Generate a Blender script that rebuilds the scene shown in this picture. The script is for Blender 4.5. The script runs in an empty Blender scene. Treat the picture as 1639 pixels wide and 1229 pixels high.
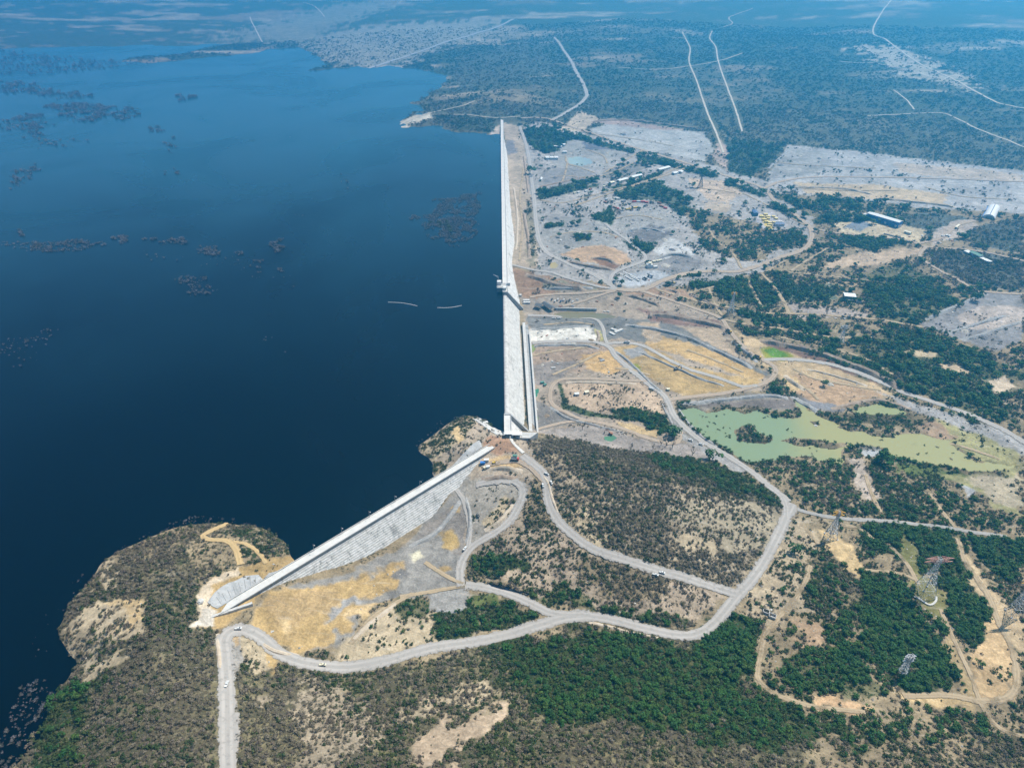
import bpy, bmesh, math, random
import numpy as np
from mathutils import Vector, Matrix

# ------------------------------------------------------------------ camera, world, sun, exposure
SC = bpy.context.scene
COL = SC.collection
CAM_H, PITCH = 500.0, 33.0
cam_d = bpy.data.cameras.new('camera')
cam_d.sensor_width = 36.0
cam_d.lens = 24.0
cam_d.clip_start = 1.0
cam_d.clip_end = 60000.0
cam = bpy.data.objects.new('camera', cam_d)
COL.objects.link(cam)
cam.location = (0, 0, CAM_H)
cam.rotation_euler = (math.radians(90 - PITCH), 0, 0)
SC.camera = cam

SUN_ELEV, SUN_AZ = math.radians(56), math.radians(52)      # azimuth clockwise from +Y
world = bpy.data.worlds.new('World')
SC.world = world
world.use_nodes = True
wn = world.node_tree.nodes
wl = world.node_tree.links
bg = wn['Background']
sky = wn.new('ShaderNodeTexSky')
sky.sky_type = 'NISHITA'
sky.sun_disc = False
sky.sun_elevation = SUN_ELEV
sky.sun_rotation = SUN_AZ
wl.new(sky.outputs[0], bg.inputs[0])
bg.inputs[1].default_value = 0.075
sun_d = bpy.data.lights.new('sun', 'SUN')
sun_d.energy = 5.0
sun_d.angle = math.radians(0.5)
sun_d.color = (1.0, 0.94, 0.84)
sun = bpy.data.objects.new('sun', sun_d)
COL.objects.link(sun)
sdir = Vector((math.cos(SUN_ELEV) * math.sin(SUN_AZ), math.cos(SUN_ELEV) * math.cos(SUN_AZ), math.sin(SUN_ELEV)))
sun.rotation_euler = sdir.to_track_quat('Z', 'Y').to_euler()
sun.location = (0, 0, 800)
vs = SC.view_settings
vs.view_transform = 'Standard'
vs.look = 'None'
vs.exposure = 0.52
vs.gamma = 1.0
SC.cycles.max_bounces = 5
SC.cycles.diffuse_bounces = 2
SC.cycles.glossy_bounces = 2
SC.cycles.volume_bounces = 3
SC.cycles.use_denoising = True
HAZE_DENSITY = 0.00022
HAZE_G = 0.62
HAZE_COLOR = (0.08, 0.57, 1.0)

rng = np.random.default_rng(7)
random.seed(7)

# ------------------------------------------------------------------ maths helpers
F = 24.0 / 36.0 * 1639.0
SP, CP = math.sin(math.radians(PITCH)), math.cos(math.radians(PITCH))

def plane_xy(px, py, z):
    """where the line of sight through a photo pixel meets height z"""
    px = np.asarray(px, float); py = np.asarray(py, float)
    u = (px - 819.5) / F
    v = (py - 614.5) / F
    zc = (CAM_H - z) / (SP + v * CP)
    return u * zc, zc * (CP - v * SP)

def hash2(ix, iy, seed):
    n = (ix.astype(np.int64) * 374761393 + iy.astype(np.int64) * 668265263 + seed * 1442695041) & 0xFFFFFFFF
    n = ((n ^ (n >> 13)) * 1274126177) & 0xFFFFFFFF
    n = n ^ (n >> 16)
    return (n & 0xFFFFFF) / float(0xFFFFFF)

def vnoise(x, y, s, seed=0):
    x = np.asarray(x, float) / s; y = np.asarray(y, float) / s
    ix = np.floor(x); iy = np.floor(y)
    fx = x - ix; fy = y - iy
    fx = fx * fx * (3 - 2 * fx); fy = fy * fy * (3 - 2 * fy)
    ix = ix.astype(np.int64); iy = iy.astype(np.int64)
    a = hash2(ix, iy, seed); b = hash2(ix + 1, iy, seed)
    c = hash2(ix, iy + 1, seed); d = hash2(ix + 1, iy + 1, seed)
    return (a * (1 - fx) + b * fx) * (1 - fy) + (c * (1 - fx) + d * fx) * fy

def fbm(x, y, s, seed=0, oct=3):
    t = 0; a = 1.0; n = 0
    for k in range(oct):
        t = t + a * vnoise(x, y, s / 2 ** k, seed + 17 * k); n += a; a *= 0.5
    return t / n          # 0..1

def sstep(a, b, x):
    t = np.clip((x - a) / (b - a), 0, 1)
    return t * t * (3 - 2 * t)

# ------------------------------------------------------------------ terrain heights
WL = 32.0        # reservoir level
CREST = 38.0     # dam crest level
PL = 4.0         # level of the green ponds
shore_near = [(458,893),(456,868),(425,849),(372,836),(320,838),(270,853),(222,868),(172,897),(150,930),(112,965),
              (90,1012),(105,1040),(128,1060),(105,1088),(84,1115),(72,1150),(55,1190),(20,1229)]
shore_knoll = [(792,690),(778,673),(757,668),(738,669),(710,682),(690,700),(668,722),(690,742),(690,760),(702,768)]
shore_far = [(798,213),(784,216),(735,212),(700,202),(645,206),(632,199),(655,186),(690,175),(664,166),(728,130),(722,113),
             (640,109),(590,106),(520,110),(492,97),(478,76),(430,73),(370,69),(340,86),(250,96),(130,93),(60,88),(0,84)]
ctl = [(x, y, WL) for x, y in shore_near + shore_knoll + shore_far]
ctl += [  # bed of the reservoir
    (520,840,14),(600,790,12),(660,770,14),(560,700,5),(400,700,5),(200,780,12),(60,880,14),(20,1000,14),(30,1090,18),(640,690,8),
    (620,740,10),(780,640,8),(790,560,4),(780,400,6),(780,260,16),(500,500,0),(200,400,8),(200,250,14),(500,250,8),(0,400,8),
    (700,240,14),(650,140,22),(560,130,20),(400,100,22),(200,130,22),(20,120,22),(780,700-22,24),(400,800,16),(0,600,4),(0,800,6),
    (650,712,20),(760,655,16),(480,860,18),(60,950,18),(60,1030,20),
    # left hill and its tip
    (430,880,36),(400,855,37),(350,855,38),(300,880,41),(240,900,42),(300,950,48),(200,960,46),(180,1010,47),(130,1010,38),
    (250,1040,54),(180,1100,46),(120,1120,38),(150,1180,44),(250,1150,56),(330,1100,50),(250,1229,62),(340,1229,56),(110,1229,42),
    (340,930,42),(320,985,42),(400,905,37),(450,908,36),
    # along the foot of the near dam and the pads below it
    (345,1003,37),(400,1000,35),(430,955,33),(480,940,28),(520,935,25),(570,915,20),(640,870,16),(700,825,15),(735,785,22),
    (760,750,31),(770,725,36),(720,880,14),(650,910,15),(600,950,17),(540,990,20),(480,1000,25),(740,940,13),(710,968,12),(560,1035,19),
    (470,1060,24),(430,1035,29),(560,1074,18),(700,1047,14),(800,1030,12),(900,985,11),(820,960,11),(690,1000,14),(620,1020,17),
    (380,1060,38),(363,1150,48),(364,1229,54),
    # saddle between the dams and the knoll on the water
    (740,690,39),(700,722,36),(730,720,39),(790,705,39),(820,700,38),(800,735,34),(830,740,34),(775,742,33),(790,770,29),(830,780,28),
    (800,830,21),(760,800,22),(770,870,16),(840,820,24),
    # hill between the haul roads
    (870,715,37),(950,730,36),(1040,752,31),(1130,775,24),(1200,795,16),(1250,800,9),(875,770,31),(905,840,25),(1000,895,19),
    (1100,932,14),(1165,950,11),(960,800,32),(1050,830,26),(1150,860,18),(1210,880,11),(800,900,15),(900,930,14),(1000,970,12),(1100,1015,9),
    (860,870,19),(900,706,14),(1000,722,10),(1080,728,8),(1160,745,7),
    # valley floor below the dam
    (850,690,10),(855,650,8),(855,600,8),(855,550,9),(850,520,8),(900,640,9),(950,600,10),(1000,660,8),(1050,640,8),(1000,560,9),
    (870,500,4),(960,500,3),(1050,520,4),(1150,570,5),(1240,600,6),(1100,600,8),(1060,680,7),(840,478,9),(815,432,20),(870,440,19),
    (950,455,16),(990,465,13),(880,470,8),(930,478,7),(1050,465,11),(1150,470,11),(1100,640,6),
    # plain to the right
    (1120,660,4.5),(1200,655,4.5),(1300,640,5.5),(1400,640,5.5),(1480,660,5.5),(1560,690,5.5),(1639,720,6),(1639,760,6),(1100,690,6),(1160,725,6),
    (1250,745,6),(1350,750,6),(1450,745,6),(1550,765,6),(1300,820,7),(1400,860,7),(1500,860,6),(1639,850,7),(1300,900,8),(1400,950,7),(1500,1000,6),
    (1639,1000,7),(1280,1000,9),(1220,1060,10),(1330,1110,9),(1450,1110,8),(1560,1090,7),(1639,1110,7),(1200,950,10),(1265,800,8),(1250,850,9),
    (1240,700,3),(1400,690,3),(1320,700,3),(1500,720,3),
    (1300,500,10),(1500,500,10),(1639,500,11),(1300,400,13),(1500,400,14),(1639,400,18),(1586,360,26),(1100,400,15),(1000,380,15),(900,360,16),
    (860,300,20),(1000,280,20),(1150,300,18),(1300,290,20),(1500,290,24),(1639,290,26),(835,330,19),(832,400,19),(830,260,24),(820,220,32),
    (1000,220,26),(1150,230,26),(1300,230,30),
    # foreground hill
    (450,1130,38),(550,1150,36),(700,1100,24),(850,1060,16),(950,1040,15),(1050,1050,14),(1150,1080,12),(700,1160,36),(850,1130,30),(1000,1120,28),
    (1100,1150,26),(1250,1150,13),(1200,1180,26),(1400,1160,12),(1300,1200,22),(500,1229,50),(700,1229,50),(900,1229,50),(1100,1229,46),(1300,1229,30),(1500,1200,12),
    (1500,1229,14),(1639,1229,9),
    # beyond the far end of the dam
    (803,192,38),(790,196,38),(815,180,44),(780,160,56),(830,150,70),(760,140,48),(870,130,66),(920,110,60),(900,165,40),(960,150,46),(1000,185,36),
    (720,150,36),(700,190,35),(660,196,34),(1200,170,44),(1400,180,48),(1600,200,48),(1100,120,60),(1300,100,80),(1600,100,90),(760,100,52),(800,60,80),
    (640,80,52),(560,60,60),(440,45,60),(320,60,44),(150,70,40),(30,70,38),(100,30,80),(400,20,90),(700,25,110),(1000,30,130),(1300,30,140),(1600,30,160),
    (200,5,120),(820,5,150),(1500,5,190),(0,5,110),(1000,80,80)]
ctl = np.array(ctl, float)
cx, cy = plane_xy(ctl[:, 0], ctl[:, 1], ctl[:, 2])
cz = ctl[:, 2]
extra = np.array([(0,60,60),(-500,60,70),(500,60,40),(-900,300,20),(-1500,700,5),(1000,300,10),(1600,700,12),(2600,1600,40),(-2600,1800,10),(-4500,3500,34),
                  (0,12000,220),(6000,9000,220),(-6000,9000,160),(12000,14000,260),(-12000,14000,220),(0,21000,260),(-5000,5200,60),(5000,5000,120)], float)
cx = np.r_[cx, extra[:, 0]]; cy = np.r_[cy, extra[:, 1]]; cz = np.r_[cz, extra[:, 2]]
_A = np.sqrt((cx[:, None] - cx[None]) ** 2 + (cy[:, None] - cy[None]) ** 2 + 36.0)
_A[np.diag_indices(len(cx))] -= 2.0
_n = len(cx)
_M = np.zeros((_n + 1, _n + 1)); _M[:_n, :_n] = _A; _M[:_n, _n] = 1; _M[_n, :_n] = 1
_w = np.linalg.solve(_M, np.r_[cz, 0])

def h_base(x, y):
    x = np.atleast_1d(np.asarray(x, float)); y = np.atleast_1d(np.asarray(y, float))
    shp = x.shape; x = x.ravel(); y = y.ravel()
    out = np.empty(len(x))
    for i in range(0, len(x), 20000):
        xs = x[i:i + 20000]; ys = y[i:i + 20000]
        out[i:i + 20000] = np.sqrt((xs[:, None] - cx[None]) ** 2 + (ys[:, None] - cy[None]) ** 2 + 36.0) @ _w[:_n] + _w[_n]
    d = np.hypot(x, y)
    far = sstep(2300, 4500, d)
    out += (fbm(x, y, 700, 3, 4) - 0.5) * 60 * far
    rough = 1.0 - 0.75 * ((x > 40) & (y > 560) & (d < 2000)).astype(float)
    out += (fbm(x, y, 46, 5, 3) - 0.5) * 4.0 * rough + (fbm(x, y, 13, 6, 2) - 0.5) * 1.1 * (d < 1800)
    return out.reshape(shp)

def at(px, py, n=14):
    """ground point seen at a photo pixel (first estimate, then walked onto the terrain)"""
    px = np.atleast_1d(np.asarray(px, float)); py = np.atleast_1d(np.asarray(py, float))
    z = np.full(px.shape, 12.0)
    for _ in range(n):
        x, y = plane_xy(px, py, z)
        z = 0.35 * z + 0.65 * h_base(x, y)
    x, y = plane_xy(px, py, z)
    return np.stack([x, y], -1)

def poly_at(pts):
    p = np.array(pts, float)
    return at(p[:, 0], p[:, 1])

def poly_at_z(pts, z):
    p = np.array(pts, float)
    x, y = plane_xy(p[:, 0], p[:, 1], z)
    return np.stack([x, y], -1)

def signed(poly, x, y):
    """signed distance to a closed polygon, positive inside"""
    d = np.full(x.shape, 1e18); inside = np.zeros(x.shape, bool)
    n = len(poly)
    for i in range(n):
        ax, ay = poly[i]; bx, by = poly[(i + 1) % n]
        ex, ey = bx - ax, by - ay
        L = ex * ex + ey * ey + 1e-12
        t = np.clip(((x - ax) * ex + (y - ay) * ey) / L, 0, 1)
        d = np.minimum(d, (x - ax - t * ex) ** 2 + (y - ay - t * ey) ** 2)
        c = ((ay > y) != (by > y))
        xi = ax + (y - ay) / (by - ay if by != ay else 1e-12) * ex
        inside ^= c & (x < xi)
    d = np.sqrt(d)
    return np.where(inside, d, -d)

def pline_dist(pl, x, y):
    d = np.full(x.shape, 1e18)
    for i in range(len(pl) - 1):
        ax, ay = pl[i]; bx, by = pl[i + 1]
        ex, ey = bx - ax, by - ay
        L = ex * ex + ey * ey + 1e-12
        t = np.clip(((x - ax) * ex + (y - ay) * ey) / L, 0, 1)
        d = np.minimum(d, (x - ax - t * ex) ** 2 + (y - ay - t * ey) ** 2)
    return np.sqrt(d)

def in_box(poly, x, y, m):
    lo = poly.min(0) - m; hi = poly.max(0) + m
    return (x > lo[0]) & (x < hi[0]) & (y > lo[1]) & (y < hi[1])

# ponds and the islands in them
pond_px = [(1088,655),(1110,652),(1130,662),(1160,655),(1190,662),(1215,655),(1240,668),(1262,672),(1282,668),(1276,650),(1268,636),(1282,640),
           (1292,655),(1322,668),(1342,664),(1350,655),(1362,660),(1372,672),(1400,678),(1420,668),(1452,670),(1466,672),(1468,690),(1500,702),(1520,706),(1535,722),(1560,738),
           (1632,744),(1612,750),(1592,757),(1550,754),(1500,744),(1450,735),(1425,733),(1415,716),(1388,712),(1352,714),(1346,743),(1312,735),(1280,731),(1255,732),
           (1212,743),(1185,738),(1160,718),(1130,702),(1112,688),(1098,670)]
pond2_px = [(1360,656),(1385,649),(1410,647),(1440,655),(1453,662),(1430,664),(1400,663),(1378,661)]
isle_px = [[(1177,688),(1188,682),(1205,681),(1212,690),(1234,704),(1225,710),(1200,707),(1180,703)],
           [(1248,707),(1275,703),(1310,705),(1352,711),(1340,719),(1300,714),(1270,712)],
           [(1338,682),(1360,679),(1390,686),(1425,692),(1432,700),(1400,697),(1365,690)],
           [(1296,675),(1308,674),(1313,680),(1300,680)]]
pond = poly_at_z(pond_px, PL); pond2 = poly_at_z(pond2_px, PL + 0.5)
isles = [poly_at_z(p, PL) for p in isle_px]
small_ponds_px = {'pale_pond': ([(908,252),(925,249),(945,254),(948,262),(930,266),(912,262)], 0.55),
                  'ditch_pond': ([(846,634),(853,626),(862,622),(860,634),(852,640),(847,640)], 0.4),
                  'algae_puddle': ([(848,552),(856,551),(858,558),(852,565),(846,562)], 0.3),
                  'brown_pool': ([(886,502),(905,499),(940,500),(968,503),(990,507),(955,510),(900,509)], 0.5),
                  'dam_puddle': ([(846,664),(856,662),(862,668),(858,676),(848,677)], 0.3),
                  'dark_pool': ([(776,933),(790,931),(808,935),(828,944),(850,952),(838,954),(812,948),(786,943)], 0.6),
                  'excavator_pool': ([(966,699),(982,698),(986,702),(980,706),(968,704)], 0.3),
                  'tan_pool': ([(880,422),(888,419),(893,425),(890,430),(881,428)], 0.3)}
small_ponds = {}
for k, (p, dz) in small_ponds_px.items():
    w = poly_at(p)
    small_ponds[k] = (w, float(np.median(h_base(w[:, 0], w[:, 1]))) - 0.3, dz)

def hgt(x, y):
    x = np.atleast_1d(np.asarray(x, float)); y = np.atleast_1d(np.asarray(y, float))
    shp = x.shape; x = x.ravel(); y = y.ravel()
    z = h_base(x, y)
    jx = x + (fbm(x, y, 14, 41) - .5) * 10; jy = y + (fbm(x, y, 14, 42) - .5) * 10
    for poly, lv in ((pond, PL), (pond2, PL + 0.5)):
        m = in_box(poly, x, y, 60)
        if not m.any(): continue
        s = signed(poly, jx[m], jy[m])
        zz = z[m]
        zz = np.where(s > 0, lv - np.minimum(2.5, 0.2 + 0.2 * s), zz + (np.maximum(zz, lv + 0.35 + 0.02 * -s) - zz) * sstep(-50, -30, s))
        z[m] = zz
    for poly in isles:
        m = in_box(poly, x, y, 20)
        if not m.any(): continue
        s = signed(poly, jx[m], jy[m])
        z[m] = np.where(s > -2, np.maximum(z[m], PL + np.minimum(1.6, -0.2 + 0.25 * (s + 1.5))), z[m])
    for poly, lv, dz in small_ponds.values():
        m = in_box(poly, x, y, 25)
        if not m.any(): continue
        s = signed(poly, x[m], y[m])
        zz = z[m]
        z[m] = np.where(s > 0, np.minimum(zz, lv - np.minimum(1.2, 0.1 + 0.25 * s)), zz + (np.maximum(zz, lv + 0.15) - zz) * sstep(-20, -6, s))
    return z.reshape(shp)

def G(px, py, dz=0.0):
    p = at(px, py)[0]
    return Vector((p[0], p[1], float(hgt(p[0], p[1])[0]) + dz))

# ------------------------------------------------------------------ colours (sunlit photo tone -> surface albedo)
def srgb(r, g, b, k=0.72):
    c = np.array([r, g, b], float) / 255.0
    c = np.where(c <= 0.04045, c / 12.92, ((c + 0.055) / 1.055) ** 2.4)
    return tuple(c * k)

BEIGE = srgb(194,176,146); PINK = srgb(186,162,142); OCHRE = srgb(190,161,112); OCHRE2 = srgb(212,184,138)
GREY = srgb(166,163,160); PAD = srgb(168,162,154); DARKG = srgb(112,112,120); WHITE = srgb(228,224,214, .8); BROWN = srgb(160,132,108)
TAN = srgb(190,168,142); OLIVE = srgb(128,122,78); GRASS = srgb(96,136,48); LIME = srgb(150,150,60); SCRUBSOIL = srgb(158,141,113)
ROCK = srgb(122,118,114); DGREEN = srgb(116,112,82)
# ------------------------------------------------------------------ what covers the ground: (outline, soil, scrub 0-1, green 0-1, tree 0-1, ragged edge in m)
ZONES = [
 # -- wide scrubland first
 ([(805,236),(1000,236),(1240,300),(1300,300),(1639,345),(1639,1400),(1100,1300),(1120,1010),(1265,800),(1060,700),(845,690),(812,430)], SCRUBSOIL, .58, .45, .2, 12),
 # -- foreground hills
 ([(340,1003),(20,1300),(1700,1300),(1639,1170),(1400,1140),(1250,1105),(1110,1020),(940,995),(800,1030),(560,1078),(400,1045)], srgb(134,124,94), .93, .40, 0, 8),
 ([(450,1100),(560,1090),(640,1150),(560,1229),(470,1200)], srgb(176,160,136), .74, .25, 0, 14),
 ([(640,1229),(700,1180),(790,1130),(800,1140),(740,1200),(700,1240)], TAN, .22, .2, 0, 10),
 ([(610,1160),(700,1165),(790,1115),(760,1100),(640,1130)], BEIGE, .72, .2, 0, 12),
 ([(790,1038),(930,1000),(1050,1018),(1120,1050),(1250,1110),(1400,1150),(1560,1160),(1600,1200),(1300,1200),(1000,1165),(860,1150),(800,1090)], srgb(88,88,58), 1.0, .95, .42, 16),
 ([(1330,1180),(1500,1165),(1600,1200),(1620,1229),(1300,1260)], SCRUBSOIL, .8, .45, 0, 15),
 ([(340,1003),(300,880),(200,890),(100,1000),(110,1060),(60,1160),(20,1300),(345,1300)], srgb(132,122,96), .95, .36, 0, 8),
 ([(90,1110),(160,1090),(150,1180),(120,1240),(50,1240)], DGREEN, .95, .9, .2, 10),
 ([(95,1000),(160,960),(230,985),(215,1030),(150,1050),(110,1050)], BEIGE, .42, .2, 0, 10),
 ([(165,970),(235,965),(225,1000),(180,1015)], OCHRE2, .3, .15, 0, 12),
 ([(125,1058),(190,1055),(185,1072),(130,1095)], BEIGE, .35, .3, 0, 8),
 ([(150,920),(170,905),(195,915),(190,935),(165,945)], BEIGE, .4, .3, 0, 8),
 ([(340,845),(450,860),(460,890),(415,895),(380,870)], SCRUBSOIL, .9, .55, 0, 5),
 # -- cut slopes and rock round the left end of the near dam
 ([(305,1003),(318,960),(345,925),(385,905),(470,890),(500,895),(440,935),(350,1003)], OCHRE, .05, .2, 0, 3),
 ([(305,1003),(316,958),(345,925),(385,905),(375,918),(345,940),(332,965),(340,995)], srgb(214,196,170), .02, .2, 0, 3),
 ([(305,1003),(318,970),(340,975),(342,998)], srgb(222,212,196), .0, .2, 0, 3),
 # -- pads below the near dam
 ([(415,965),(480,930),(560,915),(650,870),(755,745),(775,790),(740,850),(745,880),(738,940),(748,950),(745,975),(725,980),(685,975),(683,958),(640,955),(590,970),(560,1030),(510,1040),(485,1045),(450,1030),(405,1000)], srgb(152,147,140), 0, 0, 0, 3),
 ([(400,985),(430,950),(500,935),(560,925),(590,915),(640,895),(625,935),(560,960),(610,965),(645,955),(590,980),(555,1012),(530,1035),(480,1045),(445,1030),(405,1010)], OCHRE, 0, 0, 0, 6),
 ([(430,960),(500,940),(540,950),(520,985),(470,1000),(430,990)], srgb(188,160,116), 0, 0, 0, 10),
 ([(560,975),(612,960),(600,975),(560,995)], OCHRE2, 0, 0, 0, 5),
 ([(445,985),(460,980),(475,1000),(455,1010)], OCHRE2, 0, 0, 0, 6),
 ([(520,985),(560,950),(585,955),(550,975),(525,1005)], GREY, 0, 0, 0, 5),
 ([(620,920),(635,905),(655,918),(650,925)], ROCK, 0, 0, 0, 3),
 ([(655,870),(740,790),(748,820),(750,850),(738,900),(725,890),(705,850)], srgb(148,140,132), 0, 0, 0, 4),
 ([(702,858),(722,852),(735,870),(725,885)], srgb(186,158,104), 0, 0, 0, 5),
 ([(722,810),(735,808),(733,822),(722,820)], OCHRE, 0, 0, 0, 3),
 ([(700,910),(718,908),(722,915),(705,918)], OCHRE, 0, 0, 0, 3),
 ([(655,888),(672,884),(678,892),(660,895)], srgb(214,206,180), 0, 0, 0, 3),
 # -- saddle, cut benches and dumps between the dams
 ([(690,770),(670,725),(700,685),(745,668),(790,690),(830,690),(870,765),(850,830),(820,850),(770,870),(745,870),(745,800),(755,745)], srgb(176,160,140), .25, .25, 0, 4),
 ([(672,722),(700,690),(740,670),(757,672),(745,700),(710,725),(690,745)], BEIGE, .62, .55, 0, 4),
 ([(690,742),(715,735),(720,760),(700,768)], SCRUBSOIL, .8, .6, 0, 4),
 ([(722,685),(732,680),(740,700),(735,710),(728,705)], OCHRE2, 0, 0, 0, 2),
 ([(770,715),(790,695),(815,705),(830,722),(800,728)], srgb(176,142,116), .15, .1, 0, 3),
 ([(765,735),(800,728),(835,735),(835,748),(770,750)], srgb(200,172,130), 0, 0, 0, 3),
 ([(740,765),(820,762),(845,780),(838,800),(800,850),(765,870),(750,865),(745,800)], srgb(168,160,148), .12, .3, 0, 3),
 ([(775,835),(800,800),(815,790),(825,800),(810,825),(785,845)], BEIGE, .3, .5, 0, 3),
 ([(850,755),(868,765),(868,790),(855,790)], SCRUBSOIL, .55, .3, 0, 3),
 # -- hill between the haul roads
 ([(840,700),(880,695),(1000,725),(1090,730),(1190,755),(1258,800),(1250,850),(1165,945),(1000,892),(920,850),(885,800),(875,755)], srgb(170,154,130), .84, .12, 0, 6),
 ([(845,697),(885,693),(1000,720),(1100,728),(1180,750),(1255,800),(1235,812),(1120,785),(980,765),(900,745)], srgb(140,128,102), .97, .30, 0, 9),
 ([(1040,725),(1110,728),(1190,755),(1258,800),(1225,806),(1140,770),(1060,750)], DGREEN, .95, .85, .2, 9),
 ([(1080,810),(1170,800),(1240,820),(1245,850),(1215,880),(1150,875),(1090,850)], srgb(186,172,146), .55, .15, 0, 14),
 ([(1090,870),(1130,865),(1140,895),(1100,895)], BEIGE, .4, .2, 0, 12),
 ([(890,800),(930,800),(1000,860),(960,880),(905,835)], BEIGE, .55, .2, 0, 12),
 ([(750,890),(845,780),(870,790),(890,845),(940,885),(1100,940),(1165,955),(1110,1005),(1000,985),(900,970),(850,945),(780,925)], srgb(176,158,136), .55, .3, 0, 6),
 ([(850,780),(870,795),(885,840),(845,850),(830,830)], SCRUBSOIL, .8, .3, 0, 6),
 ([(748,890),(790,880),(850,905),(840,920),(790,925),(760,912)], DGREEN, .9, .85, .3, 5),
 ([(850,945),(900,940),(960,965),(1010,975),(1100,990),(1110,1006),(1000,990),(930,975),(880,968)], DGREEN, .9, .75, .25, 7),
 ([(930,890),(1000,905),(1080,925),(1050,960),(980,950),(930,925)], SCRUBSOIL, .78, .35, 0, 9),
 # -- wedge between the pads and the lower road
 ([(525,1045),(590,1000),(640,965),(690,985),(750,950),(850,985),(830,1005),(740,1022),(620,1050),(560,1062)], BEIGE, .45, .55, .1, 4),
 ([(640,955),(685,965),(684,985),(640,990)], DGREEN, .75, .8, .2, 4),
 ([(690,990),(755,952),(800,958),(855,985),(840,1000),(760,1015),(690,1030)], DGREEN, .97, .8, .35, 4),
 ([(755,950),(790,950),(800,965),(760,968)], srgb(104,112,66), .6, .9, .1, 3),
 ([(685,950),(748,945),(746,972),(726,980),(686,976)], srgb(164,160,154), 0, 0, 0, 1.5),
 ([(365,1015),(385,1012),(395,1040),(380,1075),(368,1085)], PAD, 0, 0, 0, 2),
 ([(368,1015),(382,1013),(385,1030),(372,1035)], srgb(190,164,128), 0, 0, 0, 2),
 ([(388,1015),(430,1040),(445,1062),(400,1075),(388,1050)], BEIGE, .4, .4, 0, 3),
 ([(418,1040),(432,1038),(448,1062),(436,1075)], OCHRE, .05, 0, 0, 3),
 # -- valley floor below the dam
 ([(840,470),(1000,466),(1060,470),(1160,515),(1175,560),(1240,600),(1225,625),(1080,640),(1070,690),(1120,715),(1080,728),(960,712),(850,690),(846,600)], srgb(170,154,136), .12, .3, 0, 5),
 ([(845,505),(960,508),(1060,512),(1130,540),(1200,580),(1240,600),(1210,605),(1140,585),(1060,555),(990,540),(965,545),(850,530)], srgb(128,126,122), .05, .3, 0, 4),
 ([(830,470),(870,465),(960,466),(990,466),(960,482),(900,492),(840,500)], srgb(158,146,132), .05, .2, 0, 4),
 ([(1020,495),(1060,500),(1150,515),(1160,525),(1100,522),(1040,512)], srgb(140,112,100), .2, .2, 0, 5),
 ([(812,428),(860,437),(940,452),(990,463),(905,464),(858,478),(838,475),(822,452)], srgb(160,130,104), .12, .1, 0, 3),
 ([(870,450),(905,450),(960,462),(900,466),(868,462)], srgb(140,136,116), .35, .5, 0, 4),
 ([(1000,450),(1080,462),(1130,478),(1060,478),(1000,470)], srgb(170,140,114), .2, .3, 0, 4),
 ([(980,556),(1030,552),(1100,585),(1222,612),(1190,625),(1090,634),(1060,622),(1010,585)], OCHRE, .0, .2, 0, 5),
 ([(1000,560),(1025,556),(1035,570),(1010,575)], GREY, 0, 0, 0, 4),
 ([(1045,535),(1090,545),(1150,565),(1225,602),(1210,610),(1120,580),(1030,552)], srgb(196,164,114), 0, 0, 0, 4),
 ([(1095,525),(1150,525),(1165,545),(1185,572),(1140,555)], TAN, 0, 0, 0, 4),
 ([(1010,584),(1022,582),(1032,598),(1022,600)], LIME, 0, 0, 0, 3),
 ([(1020,515),(1055,515),(1060,545),(1040,548)], TAN, .02, 0, 0, 4),
 ([(1165,520),(1190,535),(1260,556),(1400,600),(1425,632),(1360,645),(1290,640),(1245,600),(1215,572)], srgb(202,176,138), .03, .2, 0, 5),
 ([(1260,600),(1330,605),(1420,632),(1340,650),(1275,635)], srgb(186,156,124), .08, .2, 0, 5),
 ([(1252,600),(1275,605),(1290,622),(1265,628)], OCHRE2, 0, 0, 0, 3),
 ([(1213,558),(1240,553),(1270,570),(1255,578),(1228,575)], LIME, 0, 0, 0, 2),
 ([(1222,560),(1243,556),(1264,571),(1236,573)], srgb(104,146,52), 0, 0, 0, 1.5),
 ([(1220,545),(1330,572),(1420,610),(1440,628),(1400,612),(1310,580),(1225,553)], srgb(132,104,90), .15, .2, 0, 3),
 ([(845,530),(945,523),(953,545),(900,549),(848,551)], srgb(226,220,208), .03, .2, 0, 5),
 ([(950,525),(962,530),(965,545),(955,545)], srgb(176,166,110), .1, .3, 0, 2),
 ([(850,556),(970,552),(985,560),(1012,588),(880,600),(860,620),(850,600)], srgb(168,146,126), .08, .2, 0, 5),
 ([(925,568),(975,560),(1000,585),(985,598),(940,592)], srgb(196,162,112), .0, .2, 0, 4),
 ([(850,590),(880,580),(940,575),(900,605),(860,618)], srgb(150,140,132), .05, 0, 0, 4),
 ([(895,614),(1030,612),(1055,640),(1062,662),(1000,662),(930,655),(903,640)], srgb(196,172,146), .28, .25, 0, 3),
 ([(893,615),(898,613),(910,648),(960,662),(1000,668),(1000,672),(930,664),(902,655)], srgb(84,96,60), .6, .9, 0, 1.5),
 ([(978,656),(1010,650),(1035,658),(1065,664),(1072,690),(1055,696),(1030,678),(985,672)], DGREEN, .9, .95, .35, 3),
 ([(985,675),(1055,688),(1050,700),(1000,688)], OCHRE2, .05, .2, 0, 3),
 ([(850,640),(885,650),(940,672),(900,680),(852,690)], srgb(140,134,128), .03, .2, 0, 4),
 ([(860,690),(940,678),(1040,706),(1130,712),(1160,735),(1080,730),(960,712)], srgb(158,148,140), .06, .2, 0, 4),
 ([(1060,640),(1080,660),(1100,690),(1150,725),(1200,755),(1180,755),(1110,715),(1080,690)], srgb(166,162,158), .0, .2, 0, 3),
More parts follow.
